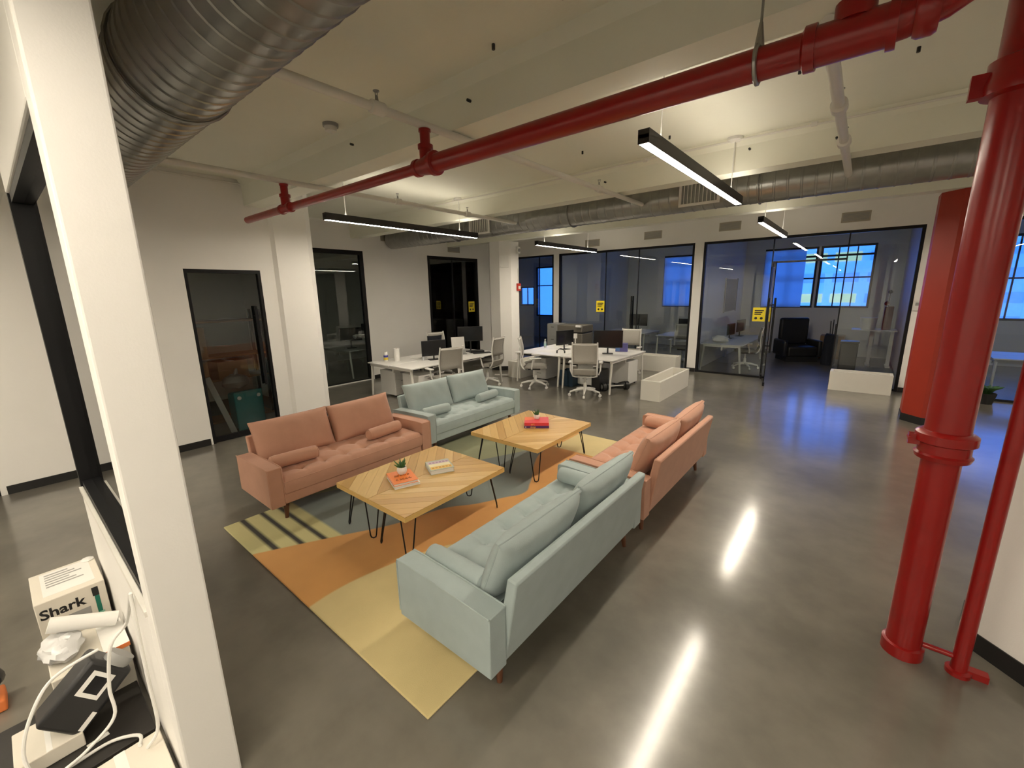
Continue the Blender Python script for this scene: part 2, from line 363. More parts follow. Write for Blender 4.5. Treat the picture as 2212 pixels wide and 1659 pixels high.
# ------------------------------------------------------------------ columns
def column(name, label, cx, cy, m, base=True):
    t = thing(name, label, 'column', (cx, cy, 0)); a, b_ = .39, .17
    P = [(-a, -b_), (-b_, -a), (b_, -a), (a, -b_), (a, b_), (b_, a), (-b_, a), (-a, b_)]
    MB().prism(P, .12, ZB-.001).build('shaft', m, t, smooth=None)
    MB().prism([(x*1.02, y*1.02) for x, y in P], .001, .12).build('base_band', BASEM, t, smooth=None)
    return t
column('column', 'white octagonal column with a red alarm box behind the desks', -7.86, 9.34, WALL)
column('column', 'orange red octagonal column behind the red standpipe', 1.12, 9.42, ORANGER)
column('column', 'white octagonal column cut off by the right edge of the picture', 1.17, 3.60, WALL)
t = thing('fire_alarm', 'small red fire alarm box on the side of the white column', 'alarm', (-7.47, 9.47, 2.30))
MB().bb(0, .05, -.07, .07, -.10, .10).build('housing', mat('alarm_red', (.5, .03, .015), .4), t, bevel=.006)
MB().bb(.05, .058, -.045, .045, -.055, .03).build('pull_lever', WHITEP, t)
MB().tube([(.01, 0, .1), (.01, .0, .5)], .008).build('conduit', WHITEP, t)
t = thing('junction_panel', 'flat cream junction panel high on the white column', 'panel', (-7.60, 9.03, 2.98), radians(45))
MB().bb(-.13, .13, -.03, .0, -.16, .16).build('cover', PLASTW, t, bevel=.005)
MB().cyl((-.1, -.033, -.13), (-.1, -.028, -.13), .008, n=8).build('screw', GREYP, t)
t = thing('alarm_speaker', 'small white speaker high on the white column under the duct', 'speaker', (-7.47, 9.45, 3.28))
MB().bb(0, .07, -.06, .06, -.09, .09).build('housing', PLASTW, t, bevel=.01); MB().cyl((.07, 0, 0), (.078, 0, 0), .045, n=16).build('grille', GREYP, t)

# ------------------------------------------------------------------ ducts
def spiral_duct(label, y, z, r, x0, x1, pitch, hangers, brk=None):
    t = thing('air_duct', label, 'duct', (0, y, z))
    path = []; rr = []; x = x0
    while x < x1:
        path += [(x, 0, 0), (x+pitch*.80, 0, 0), (x+pitch*.86, 0, 0), (x+pitch*.94, 0, 0)]; rr += [r, r, r+.022*r, r+.022*r]; x += pitch
    MB().tube(path, rr, 40).build('spiral_body', GALV, t, smooth=25)
    for hx_ in hangers:
        MB().tube([(hx_, cos(a)*(r+.012), sin(a)*(r+.012)) for a in [2*pi*i/28 for i in range(28)]], .010, 6, closed=True).build('hanger_ring', GALV, t)
        MB().cyl((hx_, 0, r), (hx_, 0, ZC-z), .005, n=6).build('hanger_rod', BLACKM, t)
        for s_ in (-1, 1): MB().cyl((hx_, -.02, r), (hx_+s_*.42, -.30, ZC-z), .005, n=6).build('bracing_wire', GALV, t)
    return t
spiral_duct('large spiral steel duct close overhead at the upper left', .93, 3.48, .285, -7.33, 4.5, .115, (-6.4, -3.2, 0, 3))
fd = spiral_duct('long spiral steel duct crossing the far ceiling above the desks', 6.95, 3.53, .222, -9.6, 5.5, .15, (-7.2, -4.2, -1.25, .9, 3.5))
def grille(x, label):
    t = thing('duct_grille', label, 'vent', (x, 6.95-.16, 3.53-.02), 0, 'supply grilles on the far duct')
    MB().bb(-.26, .26, -.075, .06, -.15, .15).build('collar', GALV, t)
    f_ = MB().bb(-.28, .28, -.10, -.075, .13, .165).bb(-.28, .28, -.10, -.075, -.165, -.13).bb(-.28, -.245, -.10, -.075, -.13, .13).bb(.245, .28, -.10, -.075, -.13, .13)
    f_.build('frame', WHITEP, t)
    for i in range(9):
        q = -.21+i*.0525; MB().bb(q-.004, q+.004, -.097, -.077, -.13, .13).build('slat', WHITEP, t)
grille(-6.28, 'white rectangular supply grille on the far duct, left of the two, by the left pendant')
grille(-1.98, 'white rectangular supply grille on the far duct behind the right pendant')

# ------------------------------------------------------------------ pipes
RPY, RPZ = 2.42, 3.17
t = thing('sprinkler_main', 'thick dark red sprinkler main crossing the ceiling from left to right', 'pipe', (0, RPY, RPZ))
r1, r2 = .068, .042
MB().tube([(-6.50, 0, 0), (-6.48, 0, 0), (-2.90, 0, 0)], [r2*.6, r2, r2], 20).build('small_run', RED, t)
MB().tube([(-2.80, 0, 0), (-.25, 0, 0)], r1, 24).build('large_run', RED, t)
el = [(-.25, 0, 0), (-.10, 0, 0), (0, 0, .008), (.10, 0, .035), (.2, 0, .09), (.30, 0, .17), (.42, 0, .30), (.60, 0, .52), (.70, 0, .69)]
MB().tube(el, r1*1.02, 24).build('bend', RED, t)
def coupling(x, r, wdt, nm='coupling', z=0.):
    MB().tube([(x-wdt/2, 0, z), (x-wdt/2, 0, z), (x-wdt*.3, 0, z), (x+wdt*.3, 0, z), (x+wdt/2, 0, z)], [r*.98, r*1.18, r*1.3, r*1.3, r*1.18], 20).build(nm, RED, t)
def tee(x, ra, rb, top):
    MB().tube([(x-.13, 0, 0), (x-.12, 0, 0), (x-.085, 0, 0), (x-.08, 0, 0), (x+.08, 0, 0), (x+.085, 0, 0), (x+.12, 0, 0), (x+.13, 0, 0)], [ra, ra*1.32, ra*1.32, ra*1.15, rb*1.15, rb*1.32, rb*1.32, rb], 20).build('tee', RED, t)
    MB().tube([(x, 0, ra*.6), (x, 0, .115), (x, 0, .12), (x, 0, .15), (x, 0, .152), (x, 0, top-.02), (x, 0, top-.018), (x, 0, top)], [.05, .05, .06, .06, .040, .040, .048, .048], 18).build('branch_outlet', RED, t)
WPZ = 3.462
tee(-2.82, r2*1.2, r1, WPZ-RPZ-.03); tee(-5.32, r2, r2, WPZ-RPZ-.03)
MB().tube([(-.33, 0, 0), (-.32, 0, 0), (-.28, 0, 0), (-.28, 0, 0), (-.05, 0, 0), (-.05, 0, 0), (-.02, 0, 0)], [r1, r1*1.28, r1*1.28, r1*1.12, r1*1.12, r1*1.3, r1*1.3], 20).build('tee', RED, t)
MB().tube([(-.16, 0, .05), (-.16, 0, .12), (-.16, 0, .13), (-.16, 0, .6)], [.07, .07, .052, .052], 18).build('branch_outlet', RED, t)
coupling(.06, r1, .07, z=.015); coupling(.26, r1, .07, z=.14)
MB().tube([(-.50, cos(a)*(r1+.006), sin(a)*(r1+.006)) for a in [2*pi*i/24 for i in range(24)]], .010, 6, closed=True).cyl((-.50, 0, r1), (-.50, 0, r1+.10), .022, .008, 10).build('clevis_hanger', GALV, t)
MB().cyl((-.50, 0, r1+.10), (-.50, 0, ZC-RPZ), .006, n=8).build('hanger_rod', GALV, t)

def branch(label, x, y0, y1, heads, r=.030):
    t = thing('sprinkler_branch', label, 'pipe', (x, 0, WPZ))
    MB().cyl((0, y0, 0), (0, y1, 0), r, n=14).build('run', WHITEP, t)
    for yy in heads:
        MB().tube([(0, yy-.06, 0), (0, yy-.05, 0), (0, yy+.05, 0), (0, yy+.06, 0)], [r, r*1.5, r*1.5, r], 14).build('fitting', WHITEP, t)
        h_ = MB().cyl((0, yy, r), (0, yy, r+.05), .014, .010, 8).cyl((0, yy, r+.075), (0, yy, r+.08), .022, n=12).cyl((-.012, yy, r+.05), (-.012, yy, r+.078), .003, n=6).cyl((.012, yy, r+.05), (.012, yy, r+.078), .003, n=6)
        h_.build('sprinkler_head', GALV, t)
    return t
branch('white sprinkler branch pipe running over the left tee of the red main', -5.32, 1.26, 6.70, (4.0, 5.4))
branch('white sprinkler branch pipe running from the big duct over the middle red tee', -2.82, 1.26, 6.70, (2.0, 5.3))
branch('white sprinkler branch pipe dropping towards the far duct at the upper right', -.30, 2.9, 6.70, (4.2, 5.2), r=.036)
t = thing('electrical_conduit', 'thin pale conduit running along the crease of the far beam', 'conduit', (0, 5.74, 3.80))
MB().tube([(-7, 0, 0), (-4.9, 0, .0), (-1.4, 0, .02), (.5, 0, .0)], .011, 8).build('run', WHITEP, t)
for xx in (-6, -3.6, -2.4, -.6): MB().box((xx, 0, .015), (.05, .03, .04)).build('strap', WHITEP, t)
t = thing('electrical_conduit', 'thin grey conduit along the top of the left wall', 'conduit', (XL+.02, 0, 3.80))
MB().tube([(0, -1, 0), (0, 3.0, 0)], .012, 8).build('run', WHITEP, t)
MB().box((0.005, 1.3, 0), (.03, .06, .05)).build('strap', WHITEP, t)

t = thing('standpipe', 'thick glossy red standpipe standing at the right', 'pipe', (.445, 3.16, 0))
MB().tube([(0, 0, .0), (0, 0, .07), (0, 0, .075), (0, 0, 1.26)], [.098, .098, .082, .082], 28).build('lower_pipe', RED, t)
MB().tube([(0, 0, 1.40), (0, 0, ZC-.002)], .094, 28).build('upper_pipe', RED, t)
MB().tube([(0, 0, 1.245), (0, 0, 1.25), (0, 0, 1.275), (0, 0, 1.285), (0, 0, 1.335), (0, 0, 1.345), (0, 0, 1.39), (0, 0, 1.405), (0, 0, 1.41)], [.085, .112, .120, .108, .108, .126, .126, .108, .09], 28).build('coupling', RED, t)
MB().box((-.125, -.02, 1.345), (.05, .035, .06)).cyl((-.14, -.05, 1.345), (-.14, .02, 1.345), .014, n=8).build('coupling_bolt', RED, t)
MB().tube([(0, 0, 3.02), (0, 0, 3.03), (0, 0, 3.07), (0, 0, 3.12), (0, 0, 3.17), (0, 0, 3.18)], [.095, .13, .135, .12, .12, .095], 28).build('coupling', RED, t)
MB().box((-.14, -.02, 3.08), (.06, .05, .10)).build('coupling_bolt', RED, t)
t = thing('drain_pipe', 'thin dark red pipe between the standpipe and the white column at right', 'pipe', (.685, 3.15, 0))
MB().tube([(0, 0, 0), (0, 0, .025), (0, 0, .03), (0, 0, ZC-.002)], [.055, .055, .036, .036], 18).build('run', RED, t)
MB().cyl((-.16, 0, .10), (0, 0, .10), .016, n=10).build('cross_tie', RED, t)
MB().box((.075, .02, .02), (.09, .05, .04)).build('foot_bracket', RED, t)

# ------------------------------------------------------------------ pendants
LENS = emis('lamp_lens', LAMP_COL, LAMP_DOWN); FILLU = emis('ceiling_fill_glow', LAMP_COL, FILL_UP)
FIXM = mat('black_fixture', (.02, .018, .016), .4, var=.15)
def pendant(label, x, y0, y1, zb=3.20):
    t = thing('pendant_light', label, 'light', (x, y0, zb), 0, 'linear pendants'); L = y1-y0; hw = .042; H = .095
    b = MB().bb(-hw, -hw+.006, 0, L, 0, H).bb(hw-.006, hw, 0, L, 0, H).bb(-hw+.006, hw-.006, 0, L, .035, .06).bb(-hw+.006, hw-.006, 0, .012, 0, H).bb(-hw+.006, hw-.006, L-.012, L, 0, H)
    b.build('housing', FIXM, t)
    MB().bb(-hw+.007, hw-.007, .013, L-.013, .001, .008).build('lens', LENS, t, smooth=None)
    MB().bb(-.022, .022, .013, L-.013, .084, .090).build('added_uplight', FILLU, t, smooth=None)  # upward glow strip added to the fixture to brighten the ceiling
    for k, yy in enumerate((.33, L-.45)):
        MB().cyl((0, yy, H), (0, yy, ZC-zb-.02), .005, n=6).build('suspension_cable', PLASTW, t)
        MB().cyl((0, yy, H), (0, yy, H+.05), .016, .008, 10).build('cable_gripper', PLASTW, t)
        MB().lathe([(.05, ZC-zb-.045), (.085, ZC-zb-.03), (.085, ZC-zb)], (0, yy, 0), 20).build('canopy', PLASTW, t)
    return t
pendant('long black linear pendant light glowing over the pink sofa at left', -5.93, 3.20, 6.25)
pendant('long black linear pendant light hanging high at the right under the red main', -1.35, 3.18, 6.22)
pendant('black linear pendant light farther back above the middle desks, left one', -5.88, 8.14, 10.95)
pendant('short looking black linear pendant light farther back in front of the right office', -1.42, 8.14, 10.95)
pendant('black linear pendant light behind the viewer over the near floor', -1.35, -3.2, .1)
pendant('black linear pendant light behind the viewer near the left doors', -5.93, -3.9, -.9)
pendant('black linear pendant light out at the right side of the hall', 3.2, 3.2, 6.25)
pendant('black linear pendant light out at the far right of the hall', 3.2, 8.14, 10.95)
pendant('black linear pendant light behind the viewer at the right of the hall', 3.2, -3.2, -.1)

pendant('added black linear fill pendant behind the viewer beside the standpipe aisle', .95, -3.2, -.1)  # unseen fill light, added to brighten the near hall
pendant('added black linear fill pendant behind the viewer on the far side of the low wall', -3.65, -3.9, -.9)  # another added fill out of view, lifts the foreground
# smoke detector
t = thing('smoke_detector', 'round smoke detector on the ceiling above the pink sofa', 'detector', (-4.36, 2.52, ZC))
MB().cyl((0, 0, 0), (0, 0, -.03), .075, .075, 20).build('base', GREYP, t); MB().lathe([(.03, -.085), (.055, -.07), (.06, -.03)], n=20).build('sensor', PLASTW, t)

# wall vents
def vent(axis, x, y, z, label):
    t = thing('wall_vent', label, 'vent', (x, y, z), 0 if axis == 'x' else pi/2, 'return vents above the office fronts')
    vm = mat('beige_vent', (.40, .36, .29), .5)
    MB().bb(-.24, .24, -.012, 0, .075, .10).bb(-.24, .24, -.012, 0, -.10, -.075).bb(-.24, -.215, -.012, 0, -.075, .075).bb(.215, .24, -.012, 0, -.075, .075).build('frame', vm, t)
    MB().bb(-.215, .215, -.004, 0, -.075, .075).build('backing', GREYP, t)
    for i in range(6): MB().bb(-.215, .215, -.010, -.004, -.062+i*.025-.004, -.062+i*.025+.004).build('slat', vm, t)
vent('x', -6.39, YB, 3.54, 'beige wall vent above the middle office, left of two'); vent('x', -4.57, YB, 3.60, 'beige wall vent above the middle office, right of two')
vent('x', -2.68, YB, 3.63, 'beige wall vent just left of the small far pendant'); vent('x', -.30, YB, 3.57, 'beige wall vent above the open office door, right one')
vent('y', XR2, 6.91, 3.60, 'dim wall vent between the two dark windows of the recess'); vent('y', XR2, 9.20, 3.46, 'dim wall vent above the second dark window of the recess')

# ------------------------------------------------------------------ rug
def rug_material():
    m = bpy.data.materials.new('tufted_rug'); m.use_nodes = True; t = m.node_tree; N = t.nodes; L = t.links; b = N['Principled BSDF']
    b.inputs['Roughness'].default_value = .95; b.inputs['Sheen Weight'].default_value = .25; b.inputs['Specular IOR Level'].default_value = .2
    tc = N.new('ShaderNodeTexCoord'); sp = N.new('ShaderNodeSeparateXYZ'); L.new(tc.outputs['Object'], sp.inputs[0])
    def mth(op, a, c, clampv=False):
        n = N.new('ShaderNodeMath'); n.operation = op; n.use_clamp = clampv
        for i, v in enumerate((a, c)):
            if v is None: continue
            if isinstance(v, (int, float)): n.inputs[i].default_value = v
            else: L.new(v, n.inputs[i])
        return n.outputs[0]
    u = mth('DIVIDE', sp.outputs[0], 3.01); v = mth('DIVIDE', sp.outputs[1], 4.42)
    def fc(inp, pts):
        n = N.new('ShaderNodeFloatCurve'); c = n.mapping.curves[0]
        c.points[0].location = pts[0]; c.points[1].location = pts[-1]
        for p in pts[1:-1]: c.points.new(*p)
        n.mapping.update(); L.new(inp, n.inputs['Value']); return n.outputs[0]
    def soft(d): return mth('ADD', mth('MULTIPLY', d, 160.), .5, True)
    f1 = fc(v, [(0, .235), (.074, .293), (.139, .345), (.24, .425), (.35, .475), (.41, .54), (.47, .585), (.525, .622), (.57, .595), (.62, .555), (.695, .487), (.75, .452), (.84, .43), (1, .40)])
    f2 = fc(v, [(0, .571), (.06, .566), (.14, .585), (.2, .61), (.26, .65), (.36, .76), (.5, .95), (1, 1)])
    cols = dict(orange=(.64, .32, .095), yellow=(.64, .52, .255), lemon=(.60, .56, .27), black=(.022, .020, .016), blue=(.20, .235, .225), green=(.33, .35, .21))
    nz = N.new('ShaderNodeTexNoise'); nz.inputs['Scale'].default_value = 2.2; nz.inputs['Detail'].default_value = 4; L.new(tc.outputs['Object'], nz.inputs['Vector'])
    def mix(f, a, c):
        n = N.new('ShaderNodeMix'); n.data_type = 'RGBA'; L.new(f, n.inputs[0])
        for i, q in ((6, a), (7, c)):
            if isinstance(q, tuple): n.inputs[i].default_value = (*q, 1)
            else: L.new(q, n.inputs[i])
        return n.outputs[2]
    left = mix(soft(mth('SUBTRACT', v, mth('ADD', mth('MULTIPLY', u, 1.53), .18))), cols['blue'], cols['green'])
    st = None
    for a, c in ((.030, .042), (.071, .082), (.108, .119)):
        k = mth('MULTIPLY', soft(mth('SUBTRACT', v, a)), soft(mth('SUBTRACT', c, v))); st = k if st is None else mth('MAXIMUM', st, k)
    strip = mix(st, cols['lemon'], cols['black'])
    left = mix(soft(mth('SUBTRACT', .143, v)), left, strip)
    r = mix(soft(mth('SUBTRACT', u, f1)), left, cols['orange'])
    r = mix(soft(mth('SUBTRACT', u, f2)), r, cols['yellow'])
    far = mth('MULTIPLY', soft(mth('SUBTRACT', v, .834)), soft(mth('SUBTRACT', u, .45)))
    r = mix(far, r, cols['yellow'])
    mul = N.new('ShaderNodeMix'); mul.data_type = 'RGBA'; mul.blend_type = 'MULTIPLY'; mul.inputs[0].default_value = 1
    mr = N.new('ShaderNodeMapRange'); mr.inputs['To Min'].default_value = .82; mr.inputs['To Max'].default_value = 1.16; L.new(nz.outputs['Fac'], mr.inputs['Value'])
    L.new(r, mul.inputs[6]); L.new(mr.outputs[0], mul.inputs[7]); L.new(mul.outputs[2], b.inputs['Base Color'])
    n2 = N.new('ShaderNodeTexNoise'); n2.inputs['Scale'].default_value = 260; L.new(tc.outputs['Object'], n2.inputs['Vector'])
    bp = N.new('ShaderNodeBump'); bp.inputs['Strength'].default_value = .35; bp.inputs['Distance'].default_value = .004; L.new(n2.outputs['Fac'], bp.inputs['Height']); L.new(bp.outputs[0], b.inputs['Normal'])
    return m
rug = MB().bb(0, 3.01, 0, 4.42, 0, .015).build('area_rug', rug_material(), loc=(-4.50, 1.08, .001), bevel=.006)
tag(rug, 'large tufted rug with orange, cream, blue grey shapes and black stripes', 'rug')
RZ = .016

# ------------------------------------------------------------------ sofas
def pillow_mb(w_, h_, th, n=18, k=10, puff=.5, edge=.018):
    b = MB(); vs = []; fs = []
    for side in (-1, 1):
        for j in range(n+1):
            for i in range(n+1):
                u = -1+2*i/n; v = -1+2*j/n
                T = edge+(th/2-edge)*((1-abs(u)**3.2)*(1-abs(v)**3.2))**puff
                pin = 1-.035*(1-abs(u)**4)*abs(v)**3
                pinu = 1-.030*(1-abs(v)**4)*abs(u)**3
                wr = .006*sin(9*u+3*v)*(1-u*u)*(1-v*v)
                vs.append((u*w_/2*pinu, side*(T+wr), (v*h_/2*pin)+h_/2))
    q = (n+1)**2
    for s in (0, 1):
        for j in range(n):
            for i in range(n):
                a = s*q+j*(n+1)+i; fs.append((a, a+1, a+n+2, a+n+1))
    ring = [i for i in range(n+1)]+[j*(n+1)+n for j in range(1, n+1)]+[n*(n+1)+i for i in range(n-1, -1, -1)]+[j*(n+1) for j in range(n-1, 0, -1)]
    for a, c in zip(ring, ring[1:]+ring[:1]): fs.append((a, c, c+q, a+q))
    b.add(vs, fs); rim = [tuple((Vector(vs[i])+Vector(vs[i+q]))/2) for i in ring]
    return b, rim
def make_sofa(label, m, loc, rz):
    t = thing('sofa', label, 'sofa', loc, rz, 'matching tufted sofas'); Ls = 1.96; a = .13; hl = Ls/2; in_ = hl-a
    for s in (-1, 1):
        # slab arm, top dips a little towards the back
        x0, x1 = (s*hl, s*in_) if s < 0 else (s*in_, s*hl)
        P = [(-.385, .165), (.385, .165), (.385, .535), (.10, .55), (-.30, .563), (-.385, .56)]
        b = MB(); n = len(P)
        b.add([(x0, y, z) for y, z in P]+[(x1, y, z) for y, z in P], [tuple(range(n)), tuple(range(2*n-1, n-1, -1))]+[(i, (i+1) % n, n+(i+1) % n, n+i) for i in range(n)])
        ar = b.build('arm', m, t, bevel=.006, seg=2)
        for xx in (x0, x1):
            MB().tube([(xx, -.386, .20), (xx, -.387, .54), (xx, -.378, .561), (xx, -.30, .564), (xx, .10, .551), (xx, .385, .536)], .0055, 6).build('piping', m, ar)
    MB().bb(-in_+.002, in_-.002, -.365, .37, .165, .275).build('base_rail', m, t, bevel=.012)
    P = [(.30, .20), (.375, .175), (.462, .69), (.452, .70), (.408, .705), (.396, .695)]; b = MB(); n = len(P)
    b.add([(-in_+.002, y, z) for y, z in P]+[(in_-.002, y, z) for y, z in P], [tuple(range(n)), tuple(range(2*n-1, n-1, -1))]+[(i, (i+1) % n, n+(i+1) % n, n+i) for i in range(n)])
    b.build('back_frame', m, t, bevel=.010, seg=2)
    # tufted bench seat
    nx, ny = 84, 30; W_, y0, y1 = in_-.006, -.385, .27; vs = []; fs = []
    bx_ = [(-W_+ (i+.5)*2*W_/6) for i in range(6)]; by_ = [y0+.17, y0+.40]
    gx = [-W_+i*2*W_/7 for i in range(1, 7)]
    for j in range(ny+1):
        for i in range(nx+1):
            x = -W_+2*W_*i/nx; y = y0+(y1-y0)*j/ny
            e = min(x+W_, W_-x, y-y0+.0, .2); q = min(e/.045, 1); z = .405+.04*sqrt(max(0, 1-(1-q)**2))
            for bx0 in gx:
                for by0 in by_:
                    d2 = (x-bx0)**2+(y-by0)**2; z -= .034*exp(-d2/.0020)
                z -= .011*exp(-((x-bx0)/.016)**2)*min(1, max(0, e/.06))
            for by0 in by_: z -= .010*exp(-((y-by0)/.016)**2)*min(1, max(0, e/.06))
            vs.append((x, y, z))
    for j in range(ny):
        for i in range(nx): p = j*(nx+1)+i; fs.append((p, p+1, p+nx+2, p+nx+1))
    k0 = len(vs); ring = [i for i in range(nx+1)]+[j*(nx+1)+nx for j in range(1, ny+1)]+[ny*(nx+1)+i for i in range(nx-1, -1, -1)]+[j*(nx+1) for j in range(ny-1, 0, -1)]
    for lvl, z in enumerate((.39, .30, .278)):
        for r_ in ring:
            x, y, _ = vs[r_]; sh = (1.0, 1.0, .992)[lvl]; vs.append((x*sh, (y-(y0+y1)/2)*sh+(y0+y1)/2-(.008 if lvl == 0 and y < y0+.01 else 0), z))
    nr = len(ring)
    for i in range(nr):
        a_, c_ = ring[i], ring[(i+1) % nr]; fs.append((a_, c_, k0+(i+1) % nr, k0+i))
        for l in range(2): o_ = k0+l*nr; fs.append((o_+i, o_+(i+1) % nr, o_+nr+(i+1) % nr, o_+nr+i))
    fs.append(tuple(k0+2*nr+i for i in range(nr)))
    seat = MB().add(vs, fs).build('seat_cushion', m, t, smooth=60)
    BT = MB().ball((0, 0, 0), (.013, .013, .007), 8, 5).mesh('tuft_button', m, 60)
    for bx0 in gx:
        for by0 in by_:
            o = bpy.data.objects.new('tuft_button', BT); COL.objects.link(o); o.parent = seat; o.location = (bx0, by0, .406)
    MB().tube([(-W_, y0-.004, .398), (W_, y0-.004, .398)], .005, 6).build('piping', m, seat)
    for sx in (-1, 1):
        for sy in (-1, 1):
            xx = sx*(hl-.17); yy = sy*.29
            MB().tube([(xx, yy, .168), (xx+sx*.02, yy+sy*.02, 0 if sy < 0 else .001-RZ)], [.030, .017], 12).build('leg', WALNUT, t)
    return t
def in_sofa(loc, rz, p):
    return Vector(loc)+Matrix.Rotation(rz, 3, 'Z') @ Vector(p)
def dress(loc, rz, m, colr, where, nearname, farname, bol, skip=()):
    for k, sx in ((nearname, -1), (farname, 1)):
        if rz < 0: sx = -sx
        mb, rim = pillow_mb(.84, .455, .19)
        tl = radians(-21)
        p = in_sofa(loc, rz, (sx*.425, .172, .436))
        o = mb.build('back_cushion', m, loc=p, rot=(tl, random.uniform(-.02, .02), rz), smooth=70)
        tag(o, '%s back cushion on the %s, the %s of the two' % (colr, where, k), 'cushion', 'loose back cushions')
        MB().tube(rim, .006, 6, closed=True).build('piping', m, o)
        # bolster
        if k in skip: continue
        prof = [(-.24, .03), (-.235, .052), (-.22, .064), (-.19, .069), (0, .070), (.19, .069), (.22, .064), (.235, .052), (.24, .03)]
        if bol == 'along': lp = (-.60 if sx < 0 else .49, -.10, .517); ro = rz+radians(5)*sx
        else: lp = (sx*.765, -.075, .517); ro = rz+pi/2
        o = MB().tube([(a, 0, 0) for a, r_ in prof], [r_ for a, r_ in prof], 22).build('bolster', m, loc=in_sofa(loc, rz, lp), rot=(0, 0, ro), smooth=60)
        tag(o, '%s bolster pillow on the %s, at its %s end' % (colr, where, k), 'pillow', 'bolster pillows')
        for s in (-1, 1): MB().tube([(s*.226, .060*cos(2*pi*i/20), .060*sin(2*pi*i/20)) for i in range(20)], .005, 6, closed=True).build('piping', m, o)
S1 = ((-4.50, 2.37, RZ), pi/2); S2 = ((-4.66, 4.435, RZ), pi/2); S3 = ((-1.655, 2.315, RZ), -pi/2); S4 = ((-1.645, 4.325, RZ), -pi/2)
make_sofa('dusty pink tufted sofa facing us at the left of the rug', PINK, *S1); dress(*S1, PINK, 'dusty pink', 'left pink sofa', 'nearer', 'farther', 'along')
make_sofa('pale blue tufted sofa at the far left of the rug beside the desks', BLUE, *S2); dress(*S2, BLUE, 'pale blue', 'far blue sofa', 'nearer', 'farther', 'along')
make_sofa('pale blue tufted sofa in front with its back to us', BLUE, *S3); dress(*S3, BLUE, 'pale blue', 'front blue sofa', 'nearer', 'farther', 'across')
make_sofa('dusty pink tufted sofa at right seen from behind past the blue one', PINK, *S4); dress(*S4, PINK, 'dusty pink', 'right pink sofa', 'nearer', 'farther', 'across', skip=('nearer',))

# ------------------------------------------------------------------ coffee tables
def clip(poly, nx_, ny_, d):
    out = []
    for i in range(len(poly)):
        p, q = poly[i], poly[(i+1) % len(poly)]; a = p[0]*nx_+p[1]*ny_-d; b = q[0]*nx_+q[1]*ny_-d
        if a >= 0: out.append(p)
        if a*b < 0: s = a/(a-b); out.append((p[0]+(q[0]-p[0])*s, p[1]+(q[1]-p[1])*s))
    return out
def area(p): return abs(sum(p[i][0]*p[(i+1) % len(p)][1]-p[(i+1) % len(p)][0]*p[i][1] for i in range(len(p))))/2
def coffee_table(label, x0, x1, y0, y1, half):
    cx, cy = (x0+x1)/2, (y0+y1)/2; hx_, hy_ = (x1-x0)/2, (y1-y0)/2; ZT = .452
    t = thing('coffee_table', label, 'table', (cx, cy, RZ), 0, 'hairpin leg coffee tables'); ZT -= RZ
    top = MB().bb(-hx_, hx_, -hy_, hy_, ZT-.048, ZT-.006).build('top_core', OAKE, t, smooth=None)
    pw_ = .092; s2 = sqrt(.5); gap = .0012
    rect = [(-hx_, -hy_), (hx_, -hy_), (hx_, hy_), (-hx_, hy_)]
    nxv, nyv = (half*s2*-1, s2); x_off = -half*hx_      # planks meet in a V along the joint of the pair
    ds = [(p[0]-x_off)*nxv+p[1]*nyv for p in rect]; d = math.floor(min(ds)/pw_)*pw_; off = x_off*nxv
    while d < max(ds):
        pl = clip(rect, nxv, nyv, d+gap+off); pl = clip(pl, -nxv, -nyv, -(d+pw_-gap+off)) if len(pl) > 2 else pl
        if len(pl) > 2 and area(pl) > 3e-4:
            zz = random.uniform(0, .0008)
            c = Vector((sum(p[0] for p in pl)/len(pl), sum(p[1] for p in pl)/len(pl), 0)); ang = math.atan2(-nxv, nyv)
            R = Matrix.Rotation(-ang, 2); q = [tuple(R @ Vector((p[0]-c.x, p[1]-c.y))) for p in pl]
            MB().prism(q, ZT-.006, ZT-.001+zz).build('plank', random.choice(OAKS), top, loc=(c.x, c.y, 0), rot=(0, 0, ang), smooth=None)
        d += pw_
    for sx in (-1, 1):
        for sy in (-1, 1):
            bx0, by0 = sx*(hx_-.11), sy*(hy_-.11); fx, fy = sx*(hx_-.06), sy*(hy_-.06)
            MB().bb(bx0-.055, bx0+.055, by0-.055, by0+.055, ZT-.053, ZT-.048).build('leg_plate', BLACKM, t)
            A = Vector((bx0+sx*.047, by0-sy*.047, ZT-.05)); C = Vector((bx0-sx*.047, by0+sy*.047, ZT-.05)); F = Vector((fx, fy, .007))
            dv = (A-C).normalized()*.026
            MB().tube([A, F+dv+Vector((0, 0, .03)), F+dv*.75+Vector((0, 0, .008)), F, F-dv*.75+Vector((0, 0, .008)), F-dv+Vector((0, 0, .03)), C], .0062, 8).build('leg', BLACKM, t)
    return t
coffee_table('left half of the near pair of oak chevron tables on hairpin legs', -3.63, -3.112, 1.80, 3.02, -1)
coffee_table('right half of the near pair of oak chevron tables on hairpin legs', -3.108, -2.59, 1.80, 3.02, 1)
coffee_table('left half of the far pair of oak chevron tables on hairpin legs', -3.65, -3.132, 3.62, 4.84, -1)
coffee_table('right half of the far pair of oak chevron tables on hairpin legs', -3.128, -2.61, 3.62, 4.84, 1)
TZ = .4525
def book(label, loc, rz, w_, d_, th, cover, pages=PAPERW, grp='coffee table books'):
    t = thing('book', label, 'book', loc, rz, grp)
    MB().bb(-w_/2+.006, w_/2-.004, -d_/2+.005, d_/2-.005, .004, th-.004).build('pages', pages, t)
    MB().bb(-w_/2, w_/2, -d_/2, d_/2, 0, .004).bb(-w_/2, w_/2, -d_/2, d_/2, th-.004, th).bb(-w_/2, -w_/2+.005, -d_/2, d_/2, .004, th-.004).build('cover', cover, t)
    return t
